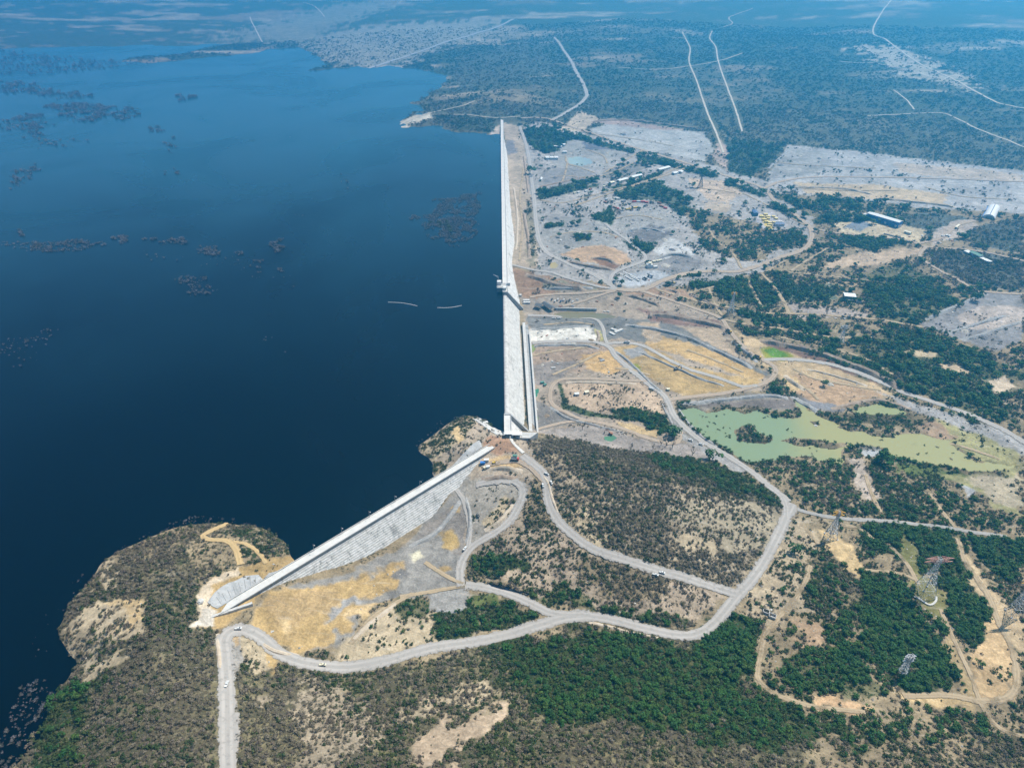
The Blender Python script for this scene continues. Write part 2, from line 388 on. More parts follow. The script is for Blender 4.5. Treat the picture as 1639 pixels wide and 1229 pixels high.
 ([(1085,642),(1200,630),(1270,640),(1270,660),(1200,652),(1100,655)], srgb(150,140,128), .03, .2, 0, 4),
 ([(1085,652),(1150,645),(1270,640),(1275,655),(1200,653),(1110,650)], srgb(128,118,112), .1, .2, 0, 3),
 ([(1265,628),(1285,640),(1300,655),(1330,662),(1350,655),(1340,648),(1300,640)], srgb(138,136,138), 0, 0, 0, 3),
 # -- between the ponds and the junction
 ([(1255,735),(1340,745),(1420,735),(1560,758),(1639,765),(1639,840),(1500,842),(1270,805)], SCRUBSOIL, .7, .5, .25, 8),
 ([(1265,735),(1345,745),(1400,760),(1390,800),(1300,815),(1268,790)], SCRUBSOIL, .85, .5, .3, 8),
 ([(1390,735),(1420,735),(1430,780),(1500,840),(1400,830),(1385,790)], SCRUBSOIL, .9, .6, .3, 8),
 ([(1430,738),(1500,748),(1560,760),(1565,775),(1500,770),(1440,755)], srgb(104,116,66), .6, .95, .15, 5),
 ([(1360,735),(1385,735),(1402,790),(1385,800),(1372,770)], srgb(196,180,164), .2, .1, 0, 5),
 ([(1375,715),(1405,712),(1415,728),(1385,732)], srgb(190,192,192), 0, 0, 0, 3),
 ([(1535,775),(1560,768),(1570,785),(1550,800)], srgb(184,184,184), .1, .1, 0, 4),
 ([(1480,670),(1560,690),(1639,730),(1639,830),(1560,790),(1500,760),(1600,755),(1540,722)], srgb(164,158,112), .2, .8, 0, 10),
 ([(1540,760),(1639,760),(1639,815),(1590,800)], srgb(186,172,146), .12, .6, 0, 8),
 ([(1450,670),(1500,680),(1530,700),(1500,702),(1470,690)], srgb(172,146,120), .1, .4, 0, 5),
 ([(1355,665),(1420,660),(1425,676),(1375,680),(1357,674)], srgb(92,88,66), .75, .6, .1, 3),
 ([(1440,640),(1560,668),(1639,708),(1639,730),(1560,692),(1450,655),(1400,625)], srgb(168,164,160), .1, .2, 0, 4),
 # -- lower right plain, tree plots
 ([(1200,945),(1262,815),(1300,850),(1330,905),(1300,960),(1240,1000),(1215,1000)], srgb(186,168,140), .52, .4, .1, 8),
 ([(1310,845),(1345,850),(1375,890),(1385,920),(1355,918),(1330,880)], OCHRE2, .06, .2, 0, 5),
 ([(1290,880),(1350,905),(1400,980),(1350,1010),(1290,960)], srgb(140,126,98), .88, .35, .15, 8),
 ([(1265,1000),(1320,985),(1330,1010),(1280,1050)], srgb(196,166,134), .3, .3, 0, 8),
 ([(1340,960),(1400,1040),(1440,1080),(1380,1100),(1290,1050),(1310,1020)], SCRUBSOIL, .8, .75, .5, 8),
 ([(1375,915),(1420,915),(1455,945),(1465,980),(1490,1010),(1510,1050),(1540,1085),(1500,1108),(1450,1110),(1430,1090),(1455,1070),(1400,1040),(1365,980)], DGREEN, 1.0, 1.0, 1.0, 5),
 ([(1250,1060),(1300,1028),(1345,1030),(1380,1060),(1410,1100),(1370,1120),(1310,1110),(1250,1085)], DGREEN, .85, 1.0, .95, 5),
 ([(1115,1040),(1135,1000),(1170,980),(1220,985),(1218,1050),(1200,1082),(1140,1060)], DGREEN, 1.0, .95, .8, 5),
 ([(1370,835),(1440,838),(1500,850),(1520,905),(1480,920),(1450,905),(1400,885)], DGREEN, .95, 1.0, .9, 6),
 ([(1440,852),(1468,880),(1478,920),(1460,920),(1440,890)], srgb(128,126,78), .15, .9, 0, 4),
 ([(1500,840),(1540,850),(1555,900),(1585,960),(1580,1020),(1550,1035),(1520,985),(1505,920)], DGREEN, .97, 1.0, .9, 5),
 ([(1560,860),(1639,850),(1639,930),(1600,925),(1570,890)], DGREEN, .97, 1.0, .9, 6),
 ([(1455,930),(1480,920),(1510,945),(1515,985),(1500,990),(1470,965)], srgb(138,132,84), .1, .9, 0, 3),
 ([(1500,990),(1540,1060),(1570,1120),(1550,1125),(1520,1060)], srgb(196,172,130), .35, .8, .5, 4),
 ([(1530,860),(1555,895),(1600,950),(1639,1000),(1639,1050),(1590,985),(1560,930)], srgb(202,178,142), .12, .4, .1, 5),
 ([(1585,960),(1610,1010),(1630,1080),(1610,1118),(1570,1125),(1555,1060),(1570,1020)], srgb(206,176,134), .15, .5, .2, 5),
 ([(1440,1112),(1510,1108),(1560,1120),(1560,1140),(1500,1130),(1450,1122)], OCHRE2, .1, .3, .1, 4),
 ([(1300,1115),(1350,1120),(1385,1130),(1370,1140),(1310,1130)], srgb(206,172,134), .1, .3, .1, 5),
 ([(1205,1085),(1300,1125),(1350,1140),(1440,1130),(1560,1140),(1620,1170),(1540,1180),(1300,1160)], SCRUBSOIL, .75, .7, .4, 8),
 # -- woods on the far right bank
 ([(1280,530),(1360,540),(1450,522),(1550,560),(1639,590),(1639,690),(1560,662),(1460,630),(1400,600),(1330,570)], DGREEN, .78, .85, .55, 24),
 ([(1440,560),(1500,565),(1495,572),(1450,568)], srgb(206,186,152), .1, .3, 0, 4),
 ([(1500,580),(1545,585),(1550,600),(1510,592)], srgb(200,178,148), .2, .3, 0, 4),
 ([(1585,610),(1610,600),(1628,622),(1600,630),(1590,625)], srgb(206,186,160), .05, .3, 0, 4),
 ([(1200,520),(1290,520),(1380,545),(1360,575),(1300,565),(1220,540)], SCRUBSOIL, .75, .7, .5, 8),
 ([(1100,445),(1160,440),(1200,470),(1190,500),(1120,490)], SCRUBSOIL, .65, .8, .5, 8),
 ([(1140,450),(1210,440),(1250,480),(1230,495),(1160,480)], DGREEN, .85, .85, .6, 6),
 ([(1225,452),(1330,455),(1345,480),(1260,482)], srgb(120,130,110), .85, .7, .3, 6),
 ([(1375,440),(1440,420),(1475,432),(1540,478),(1510,508),(1430,520),(1400,505),(1380,470)], DGREEN, .72, .85, .55, 14),
 ([(1255,485),(1330,490),(1390,500),(1380,512),(1270,508)], srgb(176,162,150), .35, .3, .1, 6),
 ([(1320,430),(1400,425),(1470,405),(1480,395),(1380,405),(1330,420)], srgb(196,172,144), .06, .3, 0, 6),
 ([(1215,400),(1300,395),(1330,410),(1230,440)], SCRUBSOIL, .55, .5, .2, 6),
 ([(1300,380),(1380,378),(1440,385),(1420,398),(1340,400)], SCRUBSOIL, .8, .7, .4, 6),
 ([(1480,400),(1560,398),(1639,420),(1639,465),(1570,460),(1500,430)], srgb(116,118,110), .9, .35, 0, 6),
 ([(1540,370),(1639,350),(1639,405),(1560,395)], srgb(108,114,112), .95, .35, 0, 8),
 ([(1430,335),(1540,345),(1560,350),(1520,375),(1470,378)], srgb(112,118,114), .92, .4, .1, 6),
 ([(1475,520),(1500,505),(1580,468),(1639,472),(1639,540),(1600,562),(1540,545)], srgb(146,142,140), .05, .2, 0, 4),
 ([(1530,508),(1560,490),(1615,488),(1639,495),(1639,520),(1600,530),(1550,525)], srgb(190,176,164), .02, .2, 0, 4),
 # -- works yards
 ([(870,195),(1000,232),(1140,265),(1230,292),(1300,335),(1300,380),(1230,430),(1150,452),(1010,463),(862,438),(845,300),(836,200)], srgb(172,166,160), .2, .5, .1, 8),
 ([(835,210),(880,203),(925,222),(905,240),(870,246),(840,228)], srgb(92,104,84), .95, .8, .3, 5),
 ([(942,207),(975,198),(1050,205),(1128,212),(1142,238),(1130,258),(1060,248),(975,225)], srgb(180,177,171), .02, .2, 0, 5),
 ([(945,195),(980,190),(1050,200),(1100,208),(1050,207),(975,199)], srgb(172,150,138), .2, .3, 0, 4),
 ([(890,210),(930,178),(960,190),(930,212)], srgb(198,180,156), .15, .4, 0, 6),
 ([(905,228),(935,218),(1005,238),(970,270),(905,270),(880,258)], srgb(164,160,154), .02, .2, 0, 4),
 ([(930,228),(975,232),(985,240),(940,240)], DARKG, .0, .2, 0, 4),
 ([(868,275),(905,268),(960,278),(925,296),(868,293)], srgb(150,146,143), .03, .2, 0, 4),
 ([(860,305),(960,283),(958,292),(862,316)], srgb(100,110,90), .9, .75, .3, 3),
 ([(860,314),(962,293),(960,298),(865,320)], srgb(100,110,90), .8, .8, .4, 3),
 ([(965,275),(1060,245),(1075,252),(985,290),(965,285)], srgb(140,136,130), .55, .7, .3, 4),
 ([(975,300),(1050,290),(1090,310),(1120,345),(1090,345),(1050,320),(990,320)], srgb(110,118,98), .85, .8, .5, 5),
 ([(866,356),(900,345),(960,352),(1000,392),(1005,420),(950,428),(900,412),(868,395)], srgb(164,160,154), .03, .3, 0, 4),
 ([(900,408),(925,395),(965,392),(1005,405),(1012,418),(985,428),(930,418)], srgb(196,164,130), .0, .3, 0, 4),
 ([(948,415),(965,410),(995,425),(985,432),(960,424)], srgb(136,104,80), .0, .3, 0, 3),
 ([(945,348),(975,332),(985,345),(978,362),(950,352)], srgb(90,104,74), .8, .9, .6, 4),
 ([(985,340),(1060,335),(1085,352),(1075,378),(1040,392),(1000,375),(985,360)], srgb(164,160,154), .02, .2, 0, 4),
 ([(1000,374),(1040,360),(1078,374),(1040,392)], srgb(122,118,116), .0, .2, 0, 5),
 ([(1000,385),(1040,392),(1050,398),(1030,408),(1005,395)], srgb(92,104,80), .85, .8, .5, 4),
 ([(1045,400),(1075,380),(1100,395),(1115,415),(1060,412)], srgb(206,204,200), .05, .2, 0, 5),
 ([(1050,420),(1080,405),(1120,412),(1125,428),(1080,442),(1055,432)], srgb(144,140,138), .02, .2, 0, 4),
 ([(985,448),(1005,436),(1050,432),(1075,440),(1035,455),(1000,458)], srgb(184,186,188), .02, .2, 0, 3),
 ([(1100,285),(1180,292),(1185,310),(1165,325),(1130,318)], srgb(200,178,154), .05, .4, 0, 4),
 ([(1125,322),(1170,325),(1165,340),(1130,338)], srgb(196,178,156), .08, .4, 0, 4),
 ([(1090,330),(1160,345),(1280,370),(1290,385),(1200,420),(1130,400)], SCRUBSOIL, .65, .6, .3, 8),
 ([(1150,250),(1165,225),(1260,232),(1235,262),(1200,285),(1160,272)], srgb(104,112,96), .9, .75, .2, 6),
 ([(1140,250),(1152,222),(1165,240),(1165,275)], srgb(190,168,152), .3, .3, 0, 5),
 ([(1225,288),(1265,232),(1335,240),(1450,252),(1560,265),(1700,280),(1700,345),(1500,335),(1330,322),(1255,305)], srgb(180,176,172), .22, .4, 0, 8),
 ([(1230,285),(1265,236),(1320,245),(1330,265),(1290,282)], srgb(164,160,154), .02, .3, 0, 5),
 ([(1270,292),(1400,296),(1520,312),(1510,328),(1380,318),(1290,310)], srgb(202,180,148), .04, .3, 0, 6),
 ([(1430,260),(1600,275),(1639,280),(1639,290),(1500,283),(1440,275)], srgb(192,176,158), .08, .3, 0, 6),
 ([(1300,310),(1420,325),(1500,340),(1430,345),(1320,330)], SCRUBSOIL, .8, .8, .4, 6),
 ([(1225,305),(1300,320),(1370,345),(1340,360),(1290,345)], SCRUBSOIL, .8, .75, .4, 6),
 ([(1335,355),(1375,345),(1480,368),(1475,388),(1420,382),(1340,372)], srgb(208,190,158), .03, .2, 0, 4),
 ([(1350,362),(1375,352),(1395,358),(1375,372)], srgb(140,146,154), .0, .2, 0, 3),
 ([(1495,368),(1530,352),(1560,350),(1565,362),(1520,385),(1490,392)], srgb(186,172,158), .08, .2, 0, 4),
 ([(1205,342),(1235,340),(1262,362),(1222,368)], srgb(196,190,190), .03, .2, 0, 2.5),
 ([(1214,345),(1222,343),(1240,366),(1230,368)], srgb(216,192,110), .0, .2, 0, 2),
 # -- strip at the downstream foot of the long wall
 ([(806,196),(832,204),(842,250),(848,300),(855,345),(858,385),(862,432),(815,425),(818,330),(808,230)], srgb(186,168,146), .12, .3, 0, 4),
 ([(808,225),(822,225),(828,245),(812,248)], srgb(140,136,138), .02, .3, 0, 4),
 ([(845,320),(855,345),(858,425),(846,425),(838,360)], srgb(150,140,118), .4, .6, 0, 4),
 ([(782,216),(800,198),(802,216)], srgb(196,180,164), .0, .2, 0, 4),
 # -- tree lines along the works roads
 ([(905, 212), (1015, 240), (1012, 246), (902, 218)], DGREEN, .95, .95, .7, 3),
 ([(1020, 246), (1080, 262), (1150, 280), (1148, 286), (1080, 270), (1018, 252)], DGREEN, .95, .95, .7, 3),
 ([(1160, 288), (1225, 310), (1222, 316), (1160, 296)], DGREEN, .95, .95, .7, 3),
 ([(985, 298), (1060, 276), (1062, 280), (988, 302)], DGREEN, .95, .95, .7, 3),
 ([(1300, 352), (1430, 345), (1430, 352), (1300, 358)], DGREEN, .95, .95, .7, 3),
 ([(1240, 326), (1290, 350), (1284, 358), (1236, 334)], DGREEN, .95, .95, .7, 3),
 ([(1400, 388), (1450, 386), (1450, 392), (1400, 395)], DGREEN, .95, .95, .7, 3),
 ([(1100, 452), (1160, 455), (1170, 462), (1105, 460)], DGREEN, .95, .95, .7, 3),
 ([(1180, 500), (1290, 515), (1290, 522), (1180, 508)], DGREEN, .95, .95, .7, 3),
 ([(1090, 440), (1120, 436), (1122, 440), (1092, 445)], DGREEN, .95, .95, .7, 3),
 ([(870, 360), (900, 356), (905, 362), (872, 366)], DGREEN, .95, .95, .7, 3),
 ([(920, 378), (945, 376), (948, 384), (922, 386)], DGREEN, .95, .95, .7, 3),
 # -- far shores
 ([(630,200),(660,186),(690,180),(690,190),(645,206)], srgb(206,196,176), .1, .3, 0, 8),
 ([(700,185),(790,190),(790,212),(735,210)], srgb(110,114,96), .9, .6, 0, 8),
 ([(490,60),(620,40),(820,30),(760,60),(640,105),(560,108),(495,96)], srgb(184,176,160), .62, .3, 0, 110),
 ([(250,90),(330,70),(480,20),(620,0),(640,10),(480,72),(370,66)], srgb(186,178,160), .68, .3, 0, 160),
 ([(720,110),(780,80),(860,60),(900,110),(820,140),(735,150)], srgb(160,160,150), .82, .4, 0, 90),
 ([(640,110),(685,95),(690,112)], srgb(70,96,90), 1.0, .9, 0, 15),
 ([(1350,70),(1440,75),(1560,130),(1560,150),(1430,110)], srgb(190,180,160), .5, .4, 0, 80),
]
_paint_z = [(poly_at(z[0]),) + tuple(z[1:]) for z in ZONES]

def paint(x, y):
    """soil colour, scrub cover, greenness and tree share at ground points"""
    n = len(x)
    d = np.hypot(x, y)
    col = np.empty((n, 3)); col[:] = SCRUBSOIL
    veg = np.full(n, 0.75); green = np.full(n, 0.35); tree = np.zeros(n)
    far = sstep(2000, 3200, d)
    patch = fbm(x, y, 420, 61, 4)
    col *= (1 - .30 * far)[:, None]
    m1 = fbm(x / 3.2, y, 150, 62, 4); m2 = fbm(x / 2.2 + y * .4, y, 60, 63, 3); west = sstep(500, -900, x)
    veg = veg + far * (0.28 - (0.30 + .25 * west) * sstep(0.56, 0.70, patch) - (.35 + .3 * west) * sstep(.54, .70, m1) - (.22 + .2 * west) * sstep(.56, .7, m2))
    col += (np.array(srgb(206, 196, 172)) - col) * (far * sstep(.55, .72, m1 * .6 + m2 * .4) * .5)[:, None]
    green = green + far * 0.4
    n1x = (fbm(x, y, 26, 51, 3) - .5) * 2; n1y = (fbm(x, y, 26, 52, 3) - .5) * 2
    n2x = (fbm(x, y, 7, 53, 2) - .5) * 2; n2y = (fbm(x, y, 7, 54, 2) - .5) * 2
    for poly, c, v, g, t, jit in _paint_z:
        m = in_box(poly, x, y, jit * 3 + 4)
        if not m.any(): continue
        a = jit * 1.6; b = min(jit * 1.1, 8)
        s = signed(poly, x[m] + n1x[m] * a + n2x[m] * b, y[m] + n1y[m] * a + n2y[m] * b)
        w = sstep(-jit * .35 - .4, jit * .35 + .4, s)
        col[m] += (np.array(c) - col[m]) * w[:, None]
        veg[m] += (v - veg[m]) * w; green[m] += (g - green[m]) * w; tree[m] += (t - tree[m]) * w
    for pl_, w_ in ((pond, 14), (pond2, 9)):     # wet mud and reeds round the ponds
        m = in_box(pl_, x, y, 40)
        if m.any():
            s = signed(pl_, x[m] + n1x[m] * 4, y[m] + n1y[m] * 4)
            w = sstep(-w_, -2, s) * .75 * sstep(.3, .6, fbm(x[m], y[m], 30, 77, 2))
            col[m] += (np.array(srgb(104, 94, 72)) - col[m]) * w[:, None]; veg[m] += (.75 - veg[m]) * w; green[m] += (.8 - green[m]) * w
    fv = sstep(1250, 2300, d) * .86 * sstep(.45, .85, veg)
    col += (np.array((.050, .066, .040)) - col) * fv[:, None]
    vv = fbm(x, y, 60, 78, 3)
    near = d < 2000
    veg = veg + near * (vv - .5) * .5 * (veg > .3) * (veg < .93); green = green + near * (fbm(x, y, 85, 79, 3) - .5) * .55
    return col, np.clip(veg, 0, 1), np.clip(green, 0, 1), tree

# ------------------------------------------------------------------ roads: (kind, width in m, points)
ROADS = [
 ('haul_road', 15, [(836,729),(855,744),(870,758),(876,776),(877,796),(883,816),(895,836),(912,852),(935,870),(965,885),(1000,896),(1040,908),(1080,920),(1120,933),(1150,942),(1178,951)]),
 ('haul_road', 15, [(1268,806),(1258,828),(1245,858),(1225,896),(1203,928),(1180,952),(1162,975),(1143,997),(1120,1012),(1090,1017),(1050,1010),(1010,1000),(970,990),(935,985)]),
 ('haul_road', 17, [(945,985),(905,988),(870,999),(830,1011),(790,1021),(740,1030),(700,1035),(660,1045),(620,1057),(580,1065),(540,1068),(500,1063),(470,1056),(445,1044),(425,1026),(405,1013),(385,1007),(367,1011),(358,1026),(360,1050),(363,1090),(364,1130),(364,1180),(365,1229),(366,1300)]),
 ('haul_road', 13, [(935,984),(890,983),(860,972),(830,958),(800,946),(770,939),(745,936)]),
 ('haul_road', 13, [(738,938),(736,912),(745,888),(762,870),(790,854),(815,834),(830,810),(837,790),(832,776),(815,769),(790,770),(762,776)]),
 ('haul_road', 8, [(738,905),(748,880),(752,850),(748,820),(740,797),(730,784)]),
 ('dirt_road', 9, [(770,745),(800,740),(828,738),(845,746),(862,762),(872,772)]),
 ('concrete_road', 5, [(814,697),(820,707),(828,716),(838,725)]),
 ('haul_road', 13, [(1262,803),(1253,795),(1230,778),(1200,753),(1170,733),(1140,715),(1112,698),(1092,680),(1079,665),(1072,650),(1062,632),(1045,620),(1030,608),(1005,588),(985,570),(975,556),(955,548),(930,546),(890,547),(852,549)]),
 ('haul_road', 10, [(1258,828),(1258,812),(1252,796)]),
 ('gravel_track', 7, [(1268,812),(1300,822),(1340,829),(1400,833),(1450,837),(1500,842),(1540,849),(1580,855),(1612,859)]),
 ('haul_road', 11, [(970,550),(1000,549),(1030,554),(1060,570),(1100,590),(1150,605),(1190,619),(1212,617)]),
 ('dirt_road', 11, [(1070,640),(1100,636),(1150,631),(1190,623),(1225,613),(1240,600),(1240,588),(1222,576),(1200,565),(1180,545),(1165,525),(1155,511),(1130,500),(1090,486),(1050,473),(1020,465),(990,464)]),
 ('haul_road', 13, [(1222,577),(1260,575),(1310,580),(1360,592),(1410,612),(1450,630),(1500,646),(1560,667),(1610,690),(1639,708),(1690,738)]),
 ('dirt_road', 15, [(985,463),(1010,465),(1035,462),(1060,450),(1100,438),(1140,434),(1180,435),(1215,425),(1250,412),(1285,400),(1298,385),(1297,366),(1280,350),(1260,335),(1240,322),(1222,302),(1190,290),(1150,278),(1100,262),(1060,250),(1010,235),(960,218),(920,205),(885,193),(862,189),(830,190)]),
 ('haul_road', 11, [(985,463),(976,451),(985,436),(1010,426),(1030,418),(1032,409),(1020,398),(1000,382),(985,372),(968,358)]),
 ('haul_road', 13, [(832,203),(840,225),(846,250),(850,280),(855,320),(858,355),(863,385),(876,405),(905,420),(940,435),(970,452),(985,462)]),
 ('haul_road', 9, [(812,422),(835,428),(858,433),(885,437),(920,449),(955,458),(985,463)]),
 ('dirt_road', 8, [(848,476),(880,472),(920,470),(960,467),(985,465),(960,473),(930,483),(900,490)]),
 ('haul_road', 9, [(845,505),(880,506),(930,508),(955,512),(965,525),(968,540),(972,551)]),
 ('dirt_road', 9, [(1035,610),(980,608),(930,606),(897,608),(883,620),(881,640),(890,652),(910,662),(935,672),(975,680),(1010,691),(1045,704),(1082,709),(1090,690)]),
 ('dirt_road', 7, [(858,688),(875,683),(905,676),(940,673)]),
 ('dirt_track', 6, [(884,600),(920,585),(960,565)]),
 ('haul_road', 18, [(885,192),(905,181),(935,160),(938,146),(925,120),(912,95),(895,70),(886,60)]),
 ('dike_road', 26, [(590,110),(650,91),(700,73),(760,55),(800,42),(822,31)]),
 ('dirt_track', 12, [(640,200),(670,187),(700,179),(740,170),(760,162)]),
 ('dirt_track', 10, [(690,184),(740,184),(790,189),(832,187)]),
 ('dirt_track', 12, [(1092,52),(1104,76),(1103,100),(1115,130),(1130,175),(1145,210),(1158,245)]),
 ('dirt_track', 12, [(1140,50),(1136,62),(1145,75),(1150,100),(1162,135),(1177,175),(1188,212)]),
 ('dirt_track', 12, [(990,109),(1050,112),(1100,107),(1150,98),(1188,86)]),
 ('dirt_track', 12, [(1158,44),(1172,38),(1168,28),(1205,12)]),
 ('dirt_track', 16, [(1432,-4),(1398,45),(1420,66),(1460,95),(1520,125),(1590,162),(1660,178)]),
 ('dirt_track', 14, [(1345,99),(1400,102),(1450,112),(1500,126)]),
 ('dirt_track', 12, [(1388,186),(1450,183),(1510,182),(1560,205),(1650,240)]),
 ('dirt_track', 10, [(1430,145),(1450,160),(1463,176)]),
 ('dirt_track', 12, [(400,28),(408,45),(420,68)]),
 ('dirt_track', 14, [(485,5),(505,12),(520,28)]),
 ('dirt_road', 12, [(1222,302),(1250,291),(1300,284),(1400,284),(1500,286),(1650,292)]),
 ('dirt_road', 9, [(1298,364),(1337,373),(1410,380),(1455,386),(1482,395),(1540,399),(1600,409),(1660,424)]),
 ('dirt_road', 9, [(1482,395),(1472,410),(1492,426),(1530,446),(1572,466),(1660,472)]),
 ('dirt_road', 10, [(1470,390),(1505,382),(1532,362),(1560,354)]),
 ('dirt_track', 8, [(1050,463),(1090,475),(1130,485),(1170,493),(1220,501),(1300,503),(1400,511),(1475,523)]),
 ('dirt_track', 8, [(1218,436),(1243,465),(1258,490),(1262,502)]),
 ('dirt_track', 6, [(1232,433),(1300,440),(1392,449)]),
 ('dirt_track', 6, [(1260,416),(1240,428),(1225,435)]),
 ('dirt_track', 8, [(1160,512),(1200,520),(1260,528),(1330,540),(1400,540)]),
 ('dirt_track', 6, [(862,320),(900,325),(960,310),(1040,288),(1100,262)]),
 ('dirt_track', 8, [(920,330),(990,305),(1060,283),(1095,270)]),
 ('dirt_track', 6, [(965,278),(1000,258),(1030,240)]),
 ('dirt_track', 6, [(1190,310),(1240,335),(1290,362)]),
 ('dirt_track', 5, [(1282,838),(1300,858),(1310,872)]),
 ('dirt_track', 6, [(1297,905),(1290,930),(1270,960),(1245,990),(1225,1015),(1217,1050),(1213,1085),(1240,1110),(1290,1128)]),
 ('dirt_track', 7, [(1533,862),(1545,900),(1580,950),(1600,1000),(1622,1045),(1627,1090),(1612,1116),(1570,1122),(1520,1113),(1445,1113)]),
 ('dirt_track', 5, [(1505,975),(1530,1030),(1553,1080),(1572,1130),(1600,1165),(1650,1182)]),
 ('dirt_track', 5, [(1385,912),(1440,918),(1470,930)]),
 ('dirt_track', 6, [(838, 270), (835, 290), (832, 320), (836, 362), (831, 418)]),
 ('dirt_track', 6, [(905, 250), (908, 262), (925, 268), (952, 277)]),
 ('dirt_track', 6, [(908, 262), (905, 276), (900, 291)]),
 ('dirt_track', 6, [(1022, 257), (985, 275), (960, 283)]),
 ('dirt_track', 6, [(1136, 369), (1147, 387), (1172, 405), (1187, 430)]),
 ('dirt_track', 6, [(1324, 398), (1295, 415), (1266, 434)]),
 ('dirt_track', 6, [(1134, 460), (1143, 485), (1156, 505)]),
 ('dirt_track', 6, [(1194, 441), (1205, 465), (1220, 493)]),
 ('dirt_track', 6, [(1104, 470), (1130, 462), (1165, 455)]),
 ('dirt_track', 6, [(870, 520), (920, 516), (950, 520)]),
 ('dirt_track', 6, [(850, 570), (890, 562), (940, 556)]),
 ('dirt_track', 6, [(1100, 560), (1140, 575), (1190, 596)]),
 ('dirt_track', 6, [(1040, 600), (1010, 592), (985, 590)]),
 ('dirt_track', 6, [(1270, 590), (1300, 605), (1350, 615), (1410, 625)]),
 ('dirt_track', 6, [(1262, 610), (1290, 622), (1310, 640)]),
 ('dirt_track', 6, [(1480, 300), (1540, 315), (1620, 320)]),
 ('dirt_track', 6, [(1270, 300), (1340, 305), (1440, 305)]),
 ('dirt_track', 6, [(1240, 260), (1290, 265), (1400, 270)]),
 ('dirt_track', 6, [(960, 215), (1010, 222), (1080, 235)]),
 ('dirt_track', 6, [(940, 240), (965, 250), (972, 262)]),
 ('dirt_track', 6, [(880, 285), (905, 282), (950, 287)]),
 ('dirt_track', 6, [(880, 380), (915, 372), (960, 372), (990, 380)]),
 ('dirt_track', 6, [(985, 350), (1020, 345), (1060, 352)]),
 ('dirt_track', 6, [(1100, 300), (1150, 305), (1180, 310)]),
 ('dirt_track', 6, [(1250, 540), (1300, 552), (1380, 572), (1430, 600)]),
 ('dirt_track', 6, [(1400, 865), (1375, 845), (1345, 840)]),
 ('dirt_track', 6, [(1480, 700), (1540, 715), (1600, 735)]),
 ('dirt_track', 6, [(1420, 870), (1450, 900), (1470, 935)]),
 ('dirt_track', 6, [(1385, 760), (1395, 790), (1410, 820)]),
 ('dirt_track', 6, [(1490, 790), (1505, 815), (1530, 845)]),
 ('dirt_track', 6, [(1290, 1128), (1340, 1135), (1385, 1140)]),
 ('dirt_track', 6, [(640, 955), (700, 945), (745, 938)]),
 ('dirt_track', 6, [(560, 1030), (600, 985), (660, 950)]),
 ('dirt_track', 6, [(680, 900), (720, 925), (742, 934)]),
 ('ochre_road', 9, [(366,838),(342,848),(325,857),(333,863),(362,866),(378,880),(384,904)]),
 ('ochre_road', 5, [(362,866),(392,870),(414,885),(426,902)]),
]

def smooth_line(pts, step):
    p = np.array(pts, float)
    q = np.vstack([2 * p[0] - p[1], p, 2 * p[-1] - p[-2]])
    out = []
    for i in range(1, len(q) - 2):
        L = np.linalg.norm(q[i + 1] - q[i]); n = max(2, int(L / step))
        t = np.linspace(0, 1, n, endpoint=False)[:, None]
        out.append(.5 * (2 * q[i] + (q[i + 1] - q[i - 1]) * t + (2 * q[i - 1] - 5 * q[i] + 4 * q[i + 1] - q[i + 2]) * t ** 2 + (3 * q[i] - q[i - 1] - 3 * q[i + 1] + q[i + 2]) * t ** 3))
    out.append(p[-1:])
    return np.vstack(out)

road_lines = [(('pale_track' if k == 'dirt_track' and w >= 10 and p[0][1] < 260 else k), (.66 if k == 'dirt_track' and w >= 10 and p[0][1] < 260 else 1) * w * (.78 if w >= 8 and p[0][1] > 330 else .85), smooth_line(poly_at(p), max(4, w * .5))) for k, w, p in ROADS]

def on_road(x, y, m=1.0):
    r = np.zeros(x.shape, bool)
    for k, w, pl in road_lines:
        b = in_box(pl, x, y, w)
        if b.any():
            r[b] |= pline_dist(pl[::2] if len(pl) > 8 else pl, x[b], y[b]) < w * .5 + m + (7 if k == 'pale_track' else 0)
    return r

# ------------------------------------------------------------------ materials
def new_mat(name):
    m = bpy.data.materials.new(name); m.use_nodes = True
    nt = m.node_tree
    return m, nt.nodes, nt.links, nt.nodes['Principled BSDF']

def mixc(N, L, a, b, f, mode='MIX'):
    n = N.new('ShaderNodeMix'); n.data_type = 'RGBA'; n.blend_type = mode
    for s, v in ((n.inputs[0], f), (n.inputs[6], a), (n.inputs[7], b)):
        if hasattr(v, 'links') or hasattr(v, 'is_linked'): L.new(v, s)
        elif isinstance(v, (int, float)): s.default_value = v
        else: s.default_value = (*v[:3], 1)
    return n.outputs[2]

def noise(N, L, coord, scale, detail=4, rough=.55, dist=0):
    n = N.new('ShaderNodeTexNoise'); n.inputs['Scale'].default_value = scale
    n.inputs['Detail'].default_value = detail; n.inputs['Roughness'].default_value = rough; n.inputs['Distortion'].default_value = dist
    L.new(coord, n.inputs['Vector']); return n.outputs['Fac']

def ramp(N, L, fac, a, b, lo=0., hi=1.):
    n = N.new('ShaderNodeMapRange'); n.interpolation_type = 'SMOOTHSTEP'
    L.new(fac, n.inputs[0])
    for i, v in ((1, a), (2, b), (3, lo), (4, hi)):
        if isinstance(v, (int, float)): n.inputs[i].default_value = v
        else: L.new(v, n.inputs[i])
    return n.outputs[0]

def math_n(N, L, op, a, b=0.):
    n = N.new('ShaderNodeMath'); n.operation = op
    for s, v in ((n.inputs[0], a), (n.inputs[1], b)):
        if isinstance(v, (int, float)): s.default_value = v
        else: L.new(v, s)
    return n.outputs[0]

def geo_pos(N):
    return N.new('ShaderNodeNewGeometry').outputs['Position']

